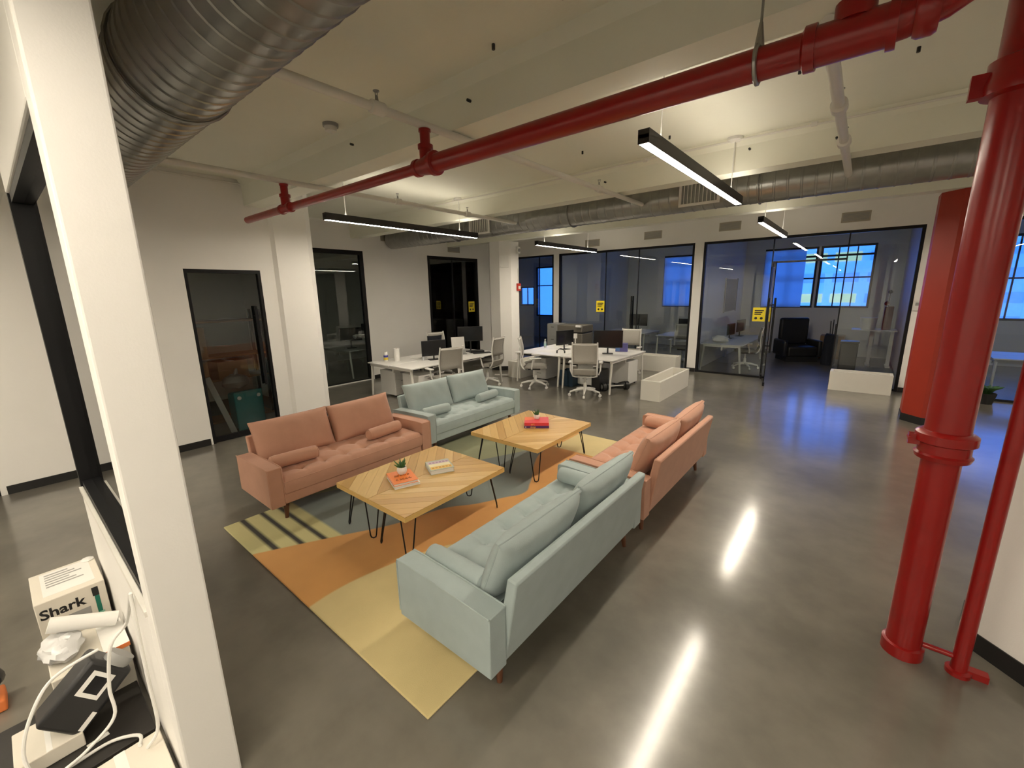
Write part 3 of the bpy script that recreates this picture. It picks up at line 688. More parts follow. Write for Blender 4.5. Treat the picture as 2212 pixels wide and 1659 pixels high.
ORC = mat('orange_cover', (.85, .22, .03), .45, var=.04); DKR = mat('dark_brown_ink', (.16, .035, .012), .6)
# local x runs away from the spine; orange book pair on the near table
bc = (-3.155, 2.20); br = radians(-21)
book('white hardback book under the orange book', (bc[0]+.008, bc[1]+.005, TZ), br, .285, .235, .024, PAPERW)
bo = book('orange hardback book with dark lettering under the small plant', (*bc, TZ+.0245), br, .28, .225, .026, ORC)
for i in range(2):      # broken brush lettering, two rows either side of the pot
    for k in range(5):
        b = MB(); r_ = .012
        a0 = random.uniform(0, 6); n = 8
        b.tube([((-.02+ i*.085)+cos(a0+q*.62)*r_, -.062+k*.030+sin(a0+q*.62)*r_, .0005) for q in range(n)], .0028, 5)
        b.build('lettering_stroke', DKR, bo, loc=(0, 0, .026))
def succulent(label, loc, s=1., pal=0):
    t = thing('potted_succulent', label, 'plant', loc, 0, 'small succulents in white pots')
    MB().lathe([(.028*s, 0), (.036*s, .004*s), (.047*s, .03*s), (.048*s, .048*s), (.042*s, .072*s), (.036*s, .072*s), (.034*s, .058*s)], n=10).build('pot', mat('white_ceramic', (.8, .78, .74), .35, var=.03), t, smooth=20)
    MB().cyl((0, 0, .054*s), (0, 0, .060*s), .034*s, n=12).build('soil', mat('soil', (.04, .025, .015), .95), t)
    G = mat('succulent_green', (.045, .13, .035), .5, var=.3, scale=30)
    for k in range(16):
        a = k*2.4; l = (.045+.040*(k % 3 == 0)+.02*random.random())*s; tilt = .25+.75*(k/16); bs = .012*s
        d = Vector((cos(a)*sin(tilt), sin(a)*sin(tilt), cos(tilt))); p0 = Vector((cos(a)*.006*s, sin(a)*.006*s, .058*s))
        MB().tube([p0, p0+d*l*.45, p0+d*l*.8+Vector((0, 0, .004)), p0+d*l+Vector((0, 0, .006))], [bs*.55, bs*.7, bs*.45, bs*.05], 6).build('leaf', G, t)
    return t
succulent('small spiky succulent in a white pot on the orange book', (-3.20, 2.235, TZ+.051), 1.0)
t = book('thick pale sage book with lavender and yellow cover on the near table', (-3.09, 2.605, TZ), radians(62), .245, .235, .046, mat('sage_cover', (.42, .45, .36), .5))
t.rotation_euler = (0, 0, radians(-27))
for k, (c, n, x) in enumerate((((.55, .42, .48), 'lavender_band', -.062), ((.80, .72, .45), 'cream_band', .0), ((.80, .48, .10), 'yellow_band', .070))):
    MB().bb(x-.032 if k != 1 else x-.03, x+.032 if k != 1 else x+.035, -.105, .105, .046, .0468).build(n, mat('cover_'+n, c, .5, var=.05), t)
    if k != 1:
        for i in range(6): MB().bb(x-.014, x+.014, -.092+i*.034, -.070+i*.034, .0468, .0474).build('lettering_block', mat('cover_ink_%d' % k, ((.36, .22, .3), 0, (.55, .28, .03))[k], .5), t)
b1 = book('purple book with a spine title under the red book on the far table', (-3.14, 4.30, TZ), radians(34), .27, .32, .033, mat('purple_cover', (.075, .02, .13), .45), grp='coffee table books')
b1.rotation_euler = (0, 0, radians(126)); b1.location = (-3.135, 4.33, TZ)
b2 = book('red and orange art book on the far table under a tiny plant', (-3.135, 4.33, TZ+.0335), radians(126), .262, .315, .037, mat('red_cover', (.70, .045, .06), .45))
MB().prism([(-.02, .155), (.125, .155), (.125, -.02), (.03, .02)], .037, .0374).build('cover_flash', mat('cover_orange', (.85, .20, .06), .45), b2)
YT = mat('title_yellow', (.85, .50, .12), .5)
text_part('art', .042, YT, b2, (-.1315, .05, .018), (pi/2, 0, -pi/2), .0006)
text_part('design', .030, YT, b1, (-.1355, .045, .016), (pi/2, 0, -pi/2), .0006)
MB().cyl((-.1352, .14, .016), (-.1362, .14, .016), .008, n=10).build('spine_mark', PAPERW, b1)
succulent('tiny succulent in a faceted white pot on the red book', (-3.16, 4.37, TZ+.071), .85)

# ------------------------------------------------------------------ desks
def bench(label, loc, L, D, ped=True, rz=0, screen=False):
    """bench desk: length L along x, two facing worktops in depth D"""
    t = thing('bench_desk', label, 'desk', loc, rz, 'white bench desks'); H = .735; hd = D/2
    for s in (-1, 1):
        y0, y1 = (-hd, -.008) if s < 0 else (.008, hd)
        MB().bb(-L/2, L/2, y0, y1, H-.026, H).build('worktop', WHITEL, t, bevel=.006)
    for sx in (-1, 1):
        x = sx*(L/2-.055)
        MB().bb(x-.025, x+.025, -hd+.06, hd-.06, H-.075, H-.027).build('cross_rail', WHITEP, t)
        for sy in (-1, 1):
            MB().tube([(x, sy*(hd-.09), H-.03), (x+sx*.0, sy*(hd-.02), 0.0)], [.028, .022], 8).build('leg', WHITEP, t)
    MB().bb(-L/2+.10, L/2-.10, -.02, .02, H-.17, H-.035).build('cable_tray', WHITEP, t)
    return t
def pedestal(label, loc, rz=0):
    t = thing('drawer_pedestal', label, 'cabinet', loc, rz, 'white drawer pedestals')
    MB().bb(-.20, .20, -.26, .26, .04, .56).build('body', PLASTW, t, bevel=.004)
    for i in range(3):
        d = MB().bb(-.195, .195, -.275, -.262, .05+i*.17, .05+i*.17+.16).build('drawer', PLASTW, t, bevel=.003)
        MB().bb(-.06, .06, -.285, -.275, .05+i*.17+.125, .05+i*.17+.137).build('handle', GREYP, d)
    for sx in (-1, 1):
        for sy in (-1, 1): MB().cyl((sx*.16, sy*.21, 0), (sx*.16, sy*.21, .04), .02, n=10).build('caster', BLACKP, t)
    return t
bench('white bench desk beside the dark recess window, nearer half of the left group', (-7.42, 5.74, 0), 1.38, 1.52, rz=pi/2)
bench('white bench desk beside the white column, farther half of the left group', (-7.42, 7.13, 0), 1.38, 1.52, rz=pi/2)
bench('white bench desk in the middle group, left half by the column', (-5.82, 8.93, 0), 1.30, 1.78)
bench('white bench desk in the middle group, right half by the planter', (-4.51, 8.93, 0), 1.28, 1.78)
pedestal('white drawer pedestal at the near left end of the left desks', (-7.78, 5.45, 0), pi/2); pedestal('white drawer pedestal under the left desks behind the blue sofa', (-6.98, 5.45, 0), pi/2)
pedestal('grey white drawer pedestal under the left end of the middle desks', (-6.05, 8.75, 0)); pedestal('white drawer pedestal under the right end of the middle desks', (-4.15, 9.30, 0), pi)
pedestal('white drawer pedestal behind the main chair under the middle desks', (-4.75, 8.75, 0))

# ------------------------------------------------------------------ office chair
def make_chair(label, loc, rz):
    t = thing('office_chair', label, 'chair', loc, rz, 'white mesh office chairs')
    for k in range(5):
        a = 2*pi*k/5+.3; d = Vector((cos(a), sin(a), 0))
        MB().tube([d*.03+Vector((0, 0, .135)), d*.16+Vector((0, 0, .12)), d*.30+Vector((0, 0, .085))], [.030, .024, .016], 8).build('base_spoke', PLASTW, t)
        c = MB().cyl(d*.30+Vector((0, 0, .085)), d*.30+Vector((0, 0, .05)), .010, n=8)
        s_ = Vector((-sin(a), cos(a), 0))*.018
        c.cyl(d*.31+Vector((0, 0, .028))-s_, d*.31+Vector((0, 0, .028))+s_, .028, n=12).build('caster', PLASTW, t)
    MB().tube([(0, 0, .10), (0, 0, .26), (0, 0, .262), (0, 0, .40)], [.034, .034, .018, .018], 14).build('gas_lift', PLASTW, t)
    MB().box((0, .02, .405), (.20, .26, .05)).build('tilt_mechanism', BLACKP, t, bevel=.01)
    sv = []; b = MB(); n = 14
    for j in range(n+1):
        for i in range(n+1):
            u = -1+2*i/n; v = -1+2*j/n; q = (1-abs(u)**5)*(1-abs(v)**5)
            sv.append((u*.245*(1-.06*max(0, -v)), v*.235-.02, .445+.05*q**.4-.018*max(0, -v-.5)))
    m_ = len(sv); bot = [(x, y, .435) for x, y, z in sv]
    fs = []
    for j in range(n):
        for i in range(n): p = j*(n+1)+i; fs += [(p, p+1, p+n+2, p+n+1), (m_+p, m_+p+n+1, m_+p+n+2, m_+p+1)]
    ring = [i for i in range(n+1)]+[j*(n+1)+n for j in range(1, n+1)]+[n*(n+1)+i for i in range(n-1, -1, -1)]+[j*(n+1) for j in range(n-1, 0, -1)]
    for a, c in zip(ring, ring[1:]+ring[:1]): fs.append((a, c, m_+c, m_+a))
    b.add(sv+bot, fs).build('seat', SEATG, t, smooth=50)
    def prof(z):   # y of the back at height z
        k = [(.40, .19), (.46, .255), (.56, .30), (.66, .285), (.80, .275), (.95, .305), (1.06, .335)]
        for (a, ya), (c, yc) in zip(k, k[1:]):
            if z <= c: return ya+(yc-ya)*(z-a)/(c-a)
        return k[-1][1]
    zs = [.42, .46, .52, .58, .66, .75, .85, .95, 1.02, 1.06]
    wz = lambda z: .235-.02*abs(z-.75)
    path = [(-wz(z), prof(z), z) for z in reversed(zs)]+[(-.17, prof(.40), .40), (.17, prof(.40), .40)]+[(wz(z), prof(z), z) for z in zs]
    MB().tube(path, .014, 8).build('back_frame', PLASTW, t)
    MB().tube([(-.222, prof(1.03), 1.02), (0, prof(1.02)+.012, 1.015), (.222, prof(1.03), 1.02)], .013, 8).build('top_rail', PLASTW, t)
    def panel(z0, z1, nm):
        n = 6; vs = []; fs = []
        for j in range(n+1):
            z = z0+(z1-z0)*j/n
            for i in range(7):
                u = -1+2*i/6
                for dy in (0,): vs.append((u*(wz(z)-.008), prof(z)+.02*(1-u*u), z))
        for j in range(n):
            for i in range(6): p = j*7+i; fs.append((p, p+1, p+8, p+7))
        o = MB().add(vs, fs).build(nm, MESHG, t, smooth=60); sm = o.modifiers.new('solid', 'SOLIDIFY'); sm.thickness = .006
    panel(.66, 1.045, 'mesh_back'); panel(.43, .57, 'lumbar_panel')
    for s in (-1, 1):
        MB().box((s*.19, prof(.62), .625), (.07, .012, .014)).build('lumbar_clip', PLASTW, t)
        MB().tube([(s*.10, .06, .415), (s*.26, .06, .43), (s*.285, .05, .50), (s*.29, .02, .64)], [.016, .016, .015, .014], 8).build('arm_post', PLASTW, t)
        MB().box((s*.29, -.02, .652), (.075, .25, .025)).build('armrest', PLASTW, t, bevel=.01)
    t.scale = (1.08, 1.08, 1.10)
    return t
ch = make_chair('white mesh office chair seen from behind at the middle desks', (-4.32, 7.72, 0), radians(206))
dup(ch, 'white mesh office chair turned sideways at the left end of the middle desks', (-5.66, 7.78, 0), radians(122))
dup(ch, 'white mesh office chair facing us behind the big monitor of the middle desks', (-4.62, 10.45, 0), radians(8))
dup(ch, 'white mesh office chair behind the far blue sofa at the left desks', (-6.36, 5.62, 0), radians(-104))
dup(ch, 'white mesh office chair at the far end of the left desks near the column', (-6.78, 7.36, 0), radians(-80))
dup(ch, 'white mesh office chair with a dark jacket on the wall side of the left desks', (-8.45, 7.45, 0), radians(78))
dup(ch, 'white mesh office chair inside the right glass office by its desk', (-2.30, 12.95, 0), radians(-75))
dup(ch, 'white mesh office chair inside the middle glass office near the wall post', (-3.95, 12.75, 0), radians(10))
jk = pillow_mb(.42, .50, .10, n=12)[0].build('draped_jacket', mat('navy_cloth', (.012, .014, .022), .9, var=.3, bump=.4, bscale=40), loc=(-8.74, 7.43, .58), rot=(radians(4), 0, radians(78)), smooth=60)
tag(jk, 'dark jacket draped over the chair on the wall side of the left desks', 'jacket')

# ------------------------------------------------------------------ things on desks
DZ = .7355
def monitor(label, loc, rz, w_=.61, h_=.36, lift=.12, tilt=0):
    t = thing('monitor', label, 'monitor', loc, rz, 'black monitors on the desks')
    MB().bb(-w_/2, w_/2, -.012, .016, lift, lift+h_).build('display', BLACKP, t, bevel=.004)
    MB().bb(-w_/2+.008, w_/2-.008, -.0135, -.012, lift+.015, lift+h_-.008).build('screen', SCREEN, t)
    MB().tube([(0, .03, .008), (0, .035, lift+h_*.45)], .018, 10).build('stand_post', BLACKP, t)
    MB().bb(-.12, .12, -.07, .11, 0, .010).build('stand_foot', BLACKP, t, bevel=.003)
    return t
monitor('black monitor on the left desks behind the paper towel roll', (-7.20, 6.10, DZ), radians(70), .56, .34, .09)
monitor('black monitor at the far end of the left desks in front of the recess window', (-7.45, 7.50, DZ), radians(45), .62, .36, .26)
monitor('black monitor on the middle desks to the left of the main chair', (-5.66, 9.05, DZ), radians(72), .55, .36, .12)
monitor('big black monitor on the middle desks to the right of the main chair', (-4.42, 8.92, DZ), radians(28), .66, .40, .14)
t = thing('laptop', 'open pale grey laptop seen from behind on the left desks', 'laptop', (-7.35, 7.02, DZ), radians(58))
MB().bb(-.16, .16, -.11, .11, 0, .015).build('keyboard_deck', GREYP, t); MB().bb(-.16, .16, -.005, .005, 0, .30, Matrix.Translation((0, .115, .10)) @ Matrix.Rotation(radians(-14), 4, 'X')).build('lid', mat('aluminium', (.5, .49, .47), .4, metal=.3), t)
MB().bb(-.13, .13, -.10, .10, -.0, .0).build('riser', GREYP, t) if False else MB().bb(-.10, .10, .09, .13, .0, .105).build('riser', GREYP, t)
t = thing('laptop_dock', 'dark pile of keyboard and docking gear at the far end of the left desks', 'electronics', (-7.0, 7.42, DZ), radians(60))
MB().bb(-.22, .22, -.08, .08, 0, .02).build('keyboard', BLACKP, t, bevel=.003); MB().bb(-.25, .1, .1, .3, 0, .05).build('dock', BLACKP, t, bevel=.004)
t = thing('wipes_canister', 'white wipes canister with blue and yellow label on the left desks', 'canister', (-7.97, 5.38, DZ))
MB().cyl((0, 0, 0), (0, 0, .17), .048, n=20).build('tub', PLASTW, t); MB().cyl((0, 0, .17), (0, 0, .20), .05, .046, 20).build('lid', PAPERW, t)
MB().tube([(0, 0, .03), (0, 0, .08)], .0488, 20, cap=False).build('yellow_label', mat('label_yellow', (.75, .55, .05), .5), t); MB().tube([(0, 0, .085), (0, 0, .13)], .0488, 20, cap=False).build('blue_label', mat('label_blue', (.05, .05, .35), .5), t)
t = thing('paper_towel_roll', 'white paper towel roll standing on the left desks', 'paper towel', (-7.76, 5.52, DZ)); MB().cyl((0, 0, 0), (0, 0, .28), .062, n=24).build('roll', PAPERW, t); MB().cyl((0, 0, .28), (0, 0, .283), .02, n=12).build('core', CARD, t)
t = thing('paper_stack', 'loose stack of white papers on the left desks', 'papers', (-7.62, 6.02, DZ), .3)
for i in range(5): MB().bb(-.12, .12, -.17, .17, i*.012, i*.012+.008, Matrix.Rotation(random.uniform(-.3, .3), 4, 'Z')).build('sheaf', PAPERW, t)
t = thing('spray_bottle', 'small clear spray bottle on the left desks', 'bottle', (-7.33, 5.90, DZ)); MB().lathe([(.026, 0), (.028, .01), (.028, .085), (.012, .105)], n=16).build('body', mat('clear_plastic', (.6, .62, .64), .2, var=.03), t); MB().cyl((0, 0, .105), (0, 0, .15), .012, .008, 12).build('nozzle', PAPERW, t)
t = thing('water_bottle', 'clear water bottle at the back left of the middle desks', 'bottle', (-6.30, 9.10, DZ)); MB().lathe([(.030, 0), (.033, .01), (.033, .14), (.016, .18), (.016, .20)], n=16).build('body', mat('pale_plastic', (.45, .5, .52), .2, var=.05), t); MB().cyl((0, 0, .20), (0, 0, .22), .018, n=12).build('cap', PAPERW, t)
MB().tube([(0, 0, .05), (0, 0, .11)], .0338, 16, cap=False).build('label', mat('label_teal', (.3, .5, .5), .5), t)
t = thing('storage_bin', 'small cream desk organiser at the back of the middle desks', 'organiser', (-6.02, 9.55, DZ)); MB().bb(-.10, .10, -.08, .08, 0, .008).bb(-.10, .10, -.08, -.072, .008, .12).bb(-.10, .10, .072, .08, .008, .12).bb(-.10, -.092, -.072, .072, .008, .12).bb(.092, .10, -.072, .072, .008, .12).build('tray', PLASTW, t)
for i in range(3): MB().cyl((-.05+i*.05, 0, .008), (-.045+i*.05, .02, .20), .004, n=6).build('pen', GREYP, t)
t = thing('headphones', 'black headphones lying on the middle desks', 'headphones', (-5.38, 8.42, DZ), .6)
MB().tube([(cos(a)*.085, 0, .012+sin(a)*.10) for a in [pi*i/12 for i in range(13)]], .008, 8).build('headband', BLACKP, t)
for s in (-1, 1): MB().cyl((s*.075, 0, .036), (s*.105, 0, .036), .036, n=16).build('ear_cup', BLACKP, t)
t = thing('travel_cup', 'tall cup with a white lid beside the big monitor', 'cup', (-4.70, 8.40, DZ)); MB().cyl((0, 0, 0), (0, 0, .16), .034, .042, 18).build('body', mat('olive_cup', (.30, .27, .16), .5), t); MB().cyl((0, 0, .16), (0, 0, .20), .044, .040, 18).build('lid', PAPERW, t)
t = thing('carton', 'small violet printed box on the right end of the middle desks', 'box', (-4.32, 9.45, DZ), .35); MB().bb(-.14, .14, -.07, .07, 0, .20).build('body', mat('violet_card', (.13, .12, .34), .6), t); MB().bb(-.13, -.04, -.072, -.070, .02, .10).build('blue_patch', mat('blue_card', (.12, .25, .55), .6), t)
t = thing('desk_hub', 'white upright device on a pole on the middle desks', 'device', (-5.42, 9.15, DZ), .5); MB().box((0, 0, .006), (.12, .12, .012)).build('foot', PLASTW, t); MB().cyl((0, 0, .012), (0, 0, .28), .014, n=10).build('post', PLASTW, t); MB().bb(-.045, .045, -.02, .02, .28, .40).build('head', PLASTW, t, bevel=.006)
t = thing('desk_papers', 'white sheets lying on the left half of the middle desks', 'papers', (-5.85, 8.55, DZ), .2); MB().bb(-.2, .2, -.14, .14, 0, .002).build('sheet', PAPERW, t); MB().bb(-.1, .12, -.1, .1, .002, .004, Matrix.Rotation(.5, 4, 'Z')).build('sheet', PAPERW, t)
t = thing('computer_tower', 'black computer tower on the floor under the middle desks', 'computer', (-4.35, 8.45, 0)); MB().bb(-.1, .1, -.22, .22, .012, .45).build('case', BLACKP, t, bevel=.005); MB().bb(-.1, .1, -.2, .2, 0, .012).build('feet', BLACKP, t); MB().cyl((0, -.221, .40), (0, -.226, .40), .008, n=8).build('power_button', GREYP, t)
t = thing('waste_bin', 'dark blue waste bin under the middle desks', 'bin', (-5.12, 8.40, 0)); MB().bb(-.17, .17, -.15, .15, 0, .01).bb(-.18, .18, -.16, -.15, .01, .36).bb(-.18, .18, .15, .16, .01, .36).bb(-.18, -.17, -.15, .15, .01, .36).bb(.17, .18, -.15, .15, .01, .36).build('tub', mat('navy_plastic', (.01, .03, .055), .5), t)
MB().bb(-.185, .185, -.165, -.15, .36, .375).bb(-.185, .185, .15, .165, .36, .375).build('rim', mat('navy_plastic', (0, 0, 0)), t)
t = thing('hoverboard', 'two wheeled balance scooter leaning under the right end of the middle desks', 'scooter', (-4.02, 8.52, 0), radians(52))
for s in (-1, 1):
    MB().tube([(s*.27-.045, 0, .095), (s*.27-.04, 0, .095), (s*.27+.04, 0, .095), (s*.27+.045, 0, .095)], [.075, .095, .095, .075], 24).build('wheel', BLACKP, t)
    MB().cyl((s*.318, 0, .095), (s*.322, 0, .095), .055, n=20).build('hub_cap', GREYP, t)
    MB().tube([(s*.21, 0, .105), (s*.12, 0, .10), (s*.03, 0, .09)], [.085, .075, .05], 14).build('foot_deck', BLACKP, t)
MB().box((0, -.075, .12), (.34, .006, .02)).build('light_strip', PAPERW, t)
MB().cyl((-.05, 0, .09), (.05, 0, .09), .045, n=14).build('axle', BLACKP, t)

# power strip + cords by the column
t = thing('power_strip', 'white power strip with tangled cord on the floor by the white column', 'power strip', (-7.22, 8.35, 0), .4)
MB().bb(-.16, .16, -.03, .03, 0.001, .035).build('strip', PLASTW, t, bevel=.004)
MB().tube([(.16, 0, .02)]+[(.2+.10*cos(a)+a*.01, .10*sin(a), .008+.004*a) for a in [i*.5 for i in range(16)]], .006, 6).build('cord', PLASTW, t)

# ------------------------------------------------------------------ planters
PLM = mat('white_planter_resin', (.70, .68, .62), .55, var=.03)
def planter(label, x0, x1, y0, y1, h_, fill=.06):
    t = thing('planter_box', label, 'planter', ((x0+x1)/2, (y0+y1)/2, 0), 0, 'long white planter boxes'); a, b_ = (x1-x0)/2, (y1-y0)/2; w_ = .05
    MB().bb(-a, a, -b_, -b_+w_, 0.001, h_).bb(-a, a, b_-w_, b_, 0.001, h_).bb(-a, -a+w_, -b_+w_, b_-w_, 0.001, h_).bb(a-w_, a, -b_+w_, b_-w_, 0.001, h_).build('shell', PLM, t)
    MB().bb(-a+w_, a-w_, -b_+w_, b_-w_, 0.001, h_-.22).build('liner', PLM, t)
planter('empty white planter box standing alone on the floor right of the middle desks', -3.24, -2.85, 8.05, 9.85, .40)
planter('long white planter box along the glass behind the middle desks', -5.2, -3.60, 11.20, 11.62, .42)
planter('white planter box in front of the right glass office doorway', -.34, .68, 11.18, 11.55, .40)
planter('white planter box half hidden behind the chair at the left end of the middle desks', -6.95, -6.55, 8.35, 9.75, .42)

# ------------------------------------------------------------------ signs and small wall things
YEL = mat('yellow_sign', (.78, .62, .02), .5, var=.03)
def sign(label, axis, p, w_=.27, h_=.33):
    t = thing('notice_sheet', label, 'sign', p, 0 if axis == 'x' else pi/2, 'yellow notices on the glass')
    MB().bb(-w_/2, w_/2, -.0015, 0, -h_/2, h_/2).build('sheet', YEL, t)
    for k in range(3): MB().bb(-w_*.36, w_*(.36-.1*k), -.0022, -.0015, h_*(.28-.13*k)-.012, h_*(.28-.13*k)+.012).build('print_line', BLACKP, t)
    for s in (-1, 1): MB().cyl((s*w_*.22, -.0022, -h_*.27), (s*w_*.22, -.0015, -h_*.27), .032, n=12).build('print_mark', BLACKP, t)
sign('yellow notice sheet on the glass of the middle office', 'x', (-6.10, YG-.012, 1.70))
sign('yellow notice sheet on the open glass door of the right office', 'x', (-1.88, YG-.012, 1.54))
sign('dim yellow notice sheet on the dark recess window', 'y', (XR2-.04, 9.92, 1.73))
t = thing('thermostat', 'cream thermostat on the wall end beside the orange column', 'thermostat', (.87, YB, 1.77)); MB().bb(-.06, .06, -.03, 0, -.10, .10).build('housing', PLASTW, t, bevel=.006); MB().bb(-.035, .035, -.032, -.03, .0, .06).build('display', GREYP, t)

# copier in the middle
t = thing('photocopier', 'bulky grey beige copier behind the middle desks against the glass', 'copier', (-6.52, 11.1, 0))
CPM = mat('copier_grey', (.12, .11, .09), .55); MB().bb(-.50, .36, -.33, .33, .03, .95).build('body', CPM, t, bevel=.02)
for i in range(3): MB().bb(-.46, .10, -.345, -.33, .12+i*.24, .12+i*.24+.21).build('paper_drawer', mat('copier_dark', (.06, .055, .045), .5), t, bevel=.005)
MB().bb(-.50, .36, -.33, .33, .98, 1.18).build('scanner', CPM, t, bevel=.02); MB().bb(.18, .34, -.40, -.33, 1.14, 1.20).build('control_panel', PLASTW, t)
MB().bb(-.48, .34, -.30, .30, .95, .98).build('output_tray', BLACKP, t)
for sx in (-.4, .28):
    for sy in (-.25, .25): MB().cyl((sx, sy, 0), (sx, sy, .03), .03, n=10).build('caster', BLACKP, t)
t = thing('filing_cabinet', 'tall narrow grey cabinet against the glass beside the copier', 'cabinet', (-7.40, 11.35, 0)); MB().bb(-.2, .2, -.25, .25, 0, 1.18).build('body', GREYP, t, bevel=.004)
for i in range(3): dd = MB().bb(-.19, .19, -.262, -.25, .03+i*.38, .03+i*.38+.36).build('drawer', GREYP, t); MB().bb(-.05, .05, -.275, -.262, .03+i*.38+.28, .03+i*.38+.295).build('handle', BLACKP, dd)

# ------------------------------------------------------------------ inside the glass offices
bench('white bench desk inside the right glass office along its left wall', (-2.72, 13.45, 0), 2.9, 1.02, rz=pi/2)
bench('white bench desk inside the middle glass office behind the planter', (-4.25, 14.1, 0), 1.5, 1.4)
bench('white bench desk deep inside the middle glass office', (-6.3, 14.5, 0), 1.6, 1.4)
bench('white bench desk in the dark room behind the first recess window', (-10.9, 6.6, 0), 1.6, 1.4, rz=pi/2)
bench('white bench desk seen past the standpipe in the far right office', (3.1, 13.0, 0), 1.9, 1.3)
monitor('dark monitor on the desk along the left wall of the right office, nearer', (-2.85, 13.6, DZ), radians(80), .5, .33, .1)
monitor('dark monitor on the desk along the left wall of the right office, farther', (-2.75, 14.4, DZ), radians(80), .6, .36, .14)
monitor('dark monitor inside the middle glass office on the deep desk', (-6.0, 14.4, DZ), radians(10), .62, .4, .2)
monitor('dark monitor inside the middle glass office near the wall post', (-4.2, 14.0, DZ), radians(10), .55, .36, .15)
monitor('dark monitor on the desk behind the first recess window, left', (-10.75, 6.2, DZ), radians(70), .6, .36, .2); monitor('dark monitor on the desk behind the first recess window, right', (-11.1, 7.1, DZ), radians(70), .6, .36, .25)
t = thing('desk_lamp', 'white jointed desk lamp in the dark room behind the first recess window', 'lamp', (-10.45, 6.75, DZ)); MB().cyl((0, 0, 0), (0, 0, .02), .08, n=16).build('foot', PAPERW, t)
MB().tube([(0, 0, .02), (.03, -.2, .30), (.05, -.28, .36)], .014, 8).build('lower_arm', PAPERW, t); MB().tube([(.05, -.28, .36), (.06, -.6, .38)], .018, 8).build('upper_arm', PAPERW, t); MB().tube([(.06, -.58, .38), (.06, -.66, .33)], [.03, .06], 12).build('shade', PAPERW, t)
t = thing('plastic_bag', 'crumpled white plastic bag on the desk inside the right office', 'bag', (-2.85, 12.45, DZ)); MB().ball((0, 0, .09), (.22, .16, .10), 14, 8, wob=.14).build('bag', PAPERW, t)
t = thing('whiteboard', 'dim grey board on the left wall of the right office', 'board', (-3.295, 15.2, 1.95)); MB().bb(0, .02, -.75, .75, -.5, .5).build('panel', mat('slate_board', (.10, .11, .11), .6), t); MB().bb(.0, .03, -.78, -.75, -.53, .53).bb(0, .03, .75, .78, -.53, .53).build('edge_trim', GREYP, t)
t = thing('standing_desk', 'pale high table inside the right office near the planter', 'table', (.33, 15.3, 0)); MB().bb(-.45, .50, -.35, .35, .97, 1.0).build('worktop', WHITEL, t); 
for sx in (.0, .42): MB().bb(sx-.04, sx+.04, -.04, .04, .03, .97).build('leg', PLASTW, t); MB().bb(sx-.05, sx+.05, -.3, .3, 0, .03).build('foot', PLASTW, t)
t = thing('bucket', 'pale round tub on the high table in the right office', 'tub', (.22, 15.2, 1.0)); MB().lathe([(.15, 0), (.18, .30), (.185, .31), (.175, .31), (.15, .05)], n=24).build('tub', PLASTW, t); MB().lathe([(.187, .29), (.19, .32), (.0, .325)], n=24).build('lid', PAPERW, t)
t = thing('desk_gadget', 'dark red tall gadget standing on the high table in the right office', 'gadget', (.60, 15.25, 1.0)); MB().bb(-.09, .09, -.09, .09, 0, .62).build('body', mat('maroon', (.10, .012, .012), .5), t, bevel=.01); MB().ball((-.06, 0, .70), .06).build('knob', mat('maroon', (0, 0, 0)), t); MB().cyl((-.03, 0, .62), (-.03, 0, .95), .012, n=8).build('rod', BLACKP, t); MB().ball((-.03, 0, 1.0), .05).build('tip', BLACKP, t)
t = thing('golf_bag', 'dark blue upright bag standing inside the right office', 'bag', (-.55, 14.8, 0)); MB().tube([(0, 0, 0), (0, 0, .06), (.02, 0, .8), (.03, 0, .86)], [.15, .17, .16, .14], 16).build('bag', mat('navy_cloth', (0, 0, 0)), t)
for i in range(4): MB().cyl((.03+.05*cos(i*1.6), .05*sin(i*1.6), .8), (.06*cos(i*1.6)+.02, .06*sin(i*1.6), 1.15+.04*i), .012, n=6).build('shaft', BLACKP, t)
t = thing('lounge_chair', 'dark padded chair in the shade inside the right office', 'chair', (-1.35, 15.3, 0), .5); MB().bb(-.4, .4, -.4, .4, .15, .45).build('seat', BLACKP, t, bevel=.05); MB().bb(-.4, .4, .28, .45, .45, 1.25).build('backrest', BLACKP, t, bevel=.06); MB().bb(-.42, .42, -.38, .38, 0, .15).build('plinth', BLACKP, t)
for s in (-1, 1): MB().bb(s*.46-.06, s*.46+.06, -.38, .4, .15, .62).build('armrest', BLACKP, t, bevel=.04)
t = thing('waste_bin', 'black upright bin by the doorway of the right office', 'bin', (-.10, 13.6, 0)); MB().bb(-.18, .18, -.16, .16, 0, .78).build('body', BLACKP, t, bevel=.03); MB().bb(-.19, .19, -.17, .17, .78, .82).build('lid', BLACKP, t, bevel=.01)
t = thing('cardboard_box', 'grey brown box on the floor deep in the right office', 'box', (-.55, 16.3, 0)); MB().bb(-.3, .3, -.25, .25, 0, .7).build('carton', CARD, t); MB().bb(-.3, .3, -.02, .02, .70, .702).build('tape', GREYP, t)
t = thing('plant_pot', 'small green plant in a dark pot behind the standpipe', 'plant', (2.0, 11.4, 0)); MB().lathe([(.10, 0), (.14, .2), (.13, .2), (.1, .03)], n=16).build('pot', BLACKP, t)
for i in range(10): a = i*.63; MB().tube([(0, 0, .15), (.10*cos(a), .10*sin(a), .3), (.2*cos(a), .2*sin(a), .33)], [.01, .03, .004], 6).build('leaf', mat('leaf_green', (.03, .09, .02), .6), t)

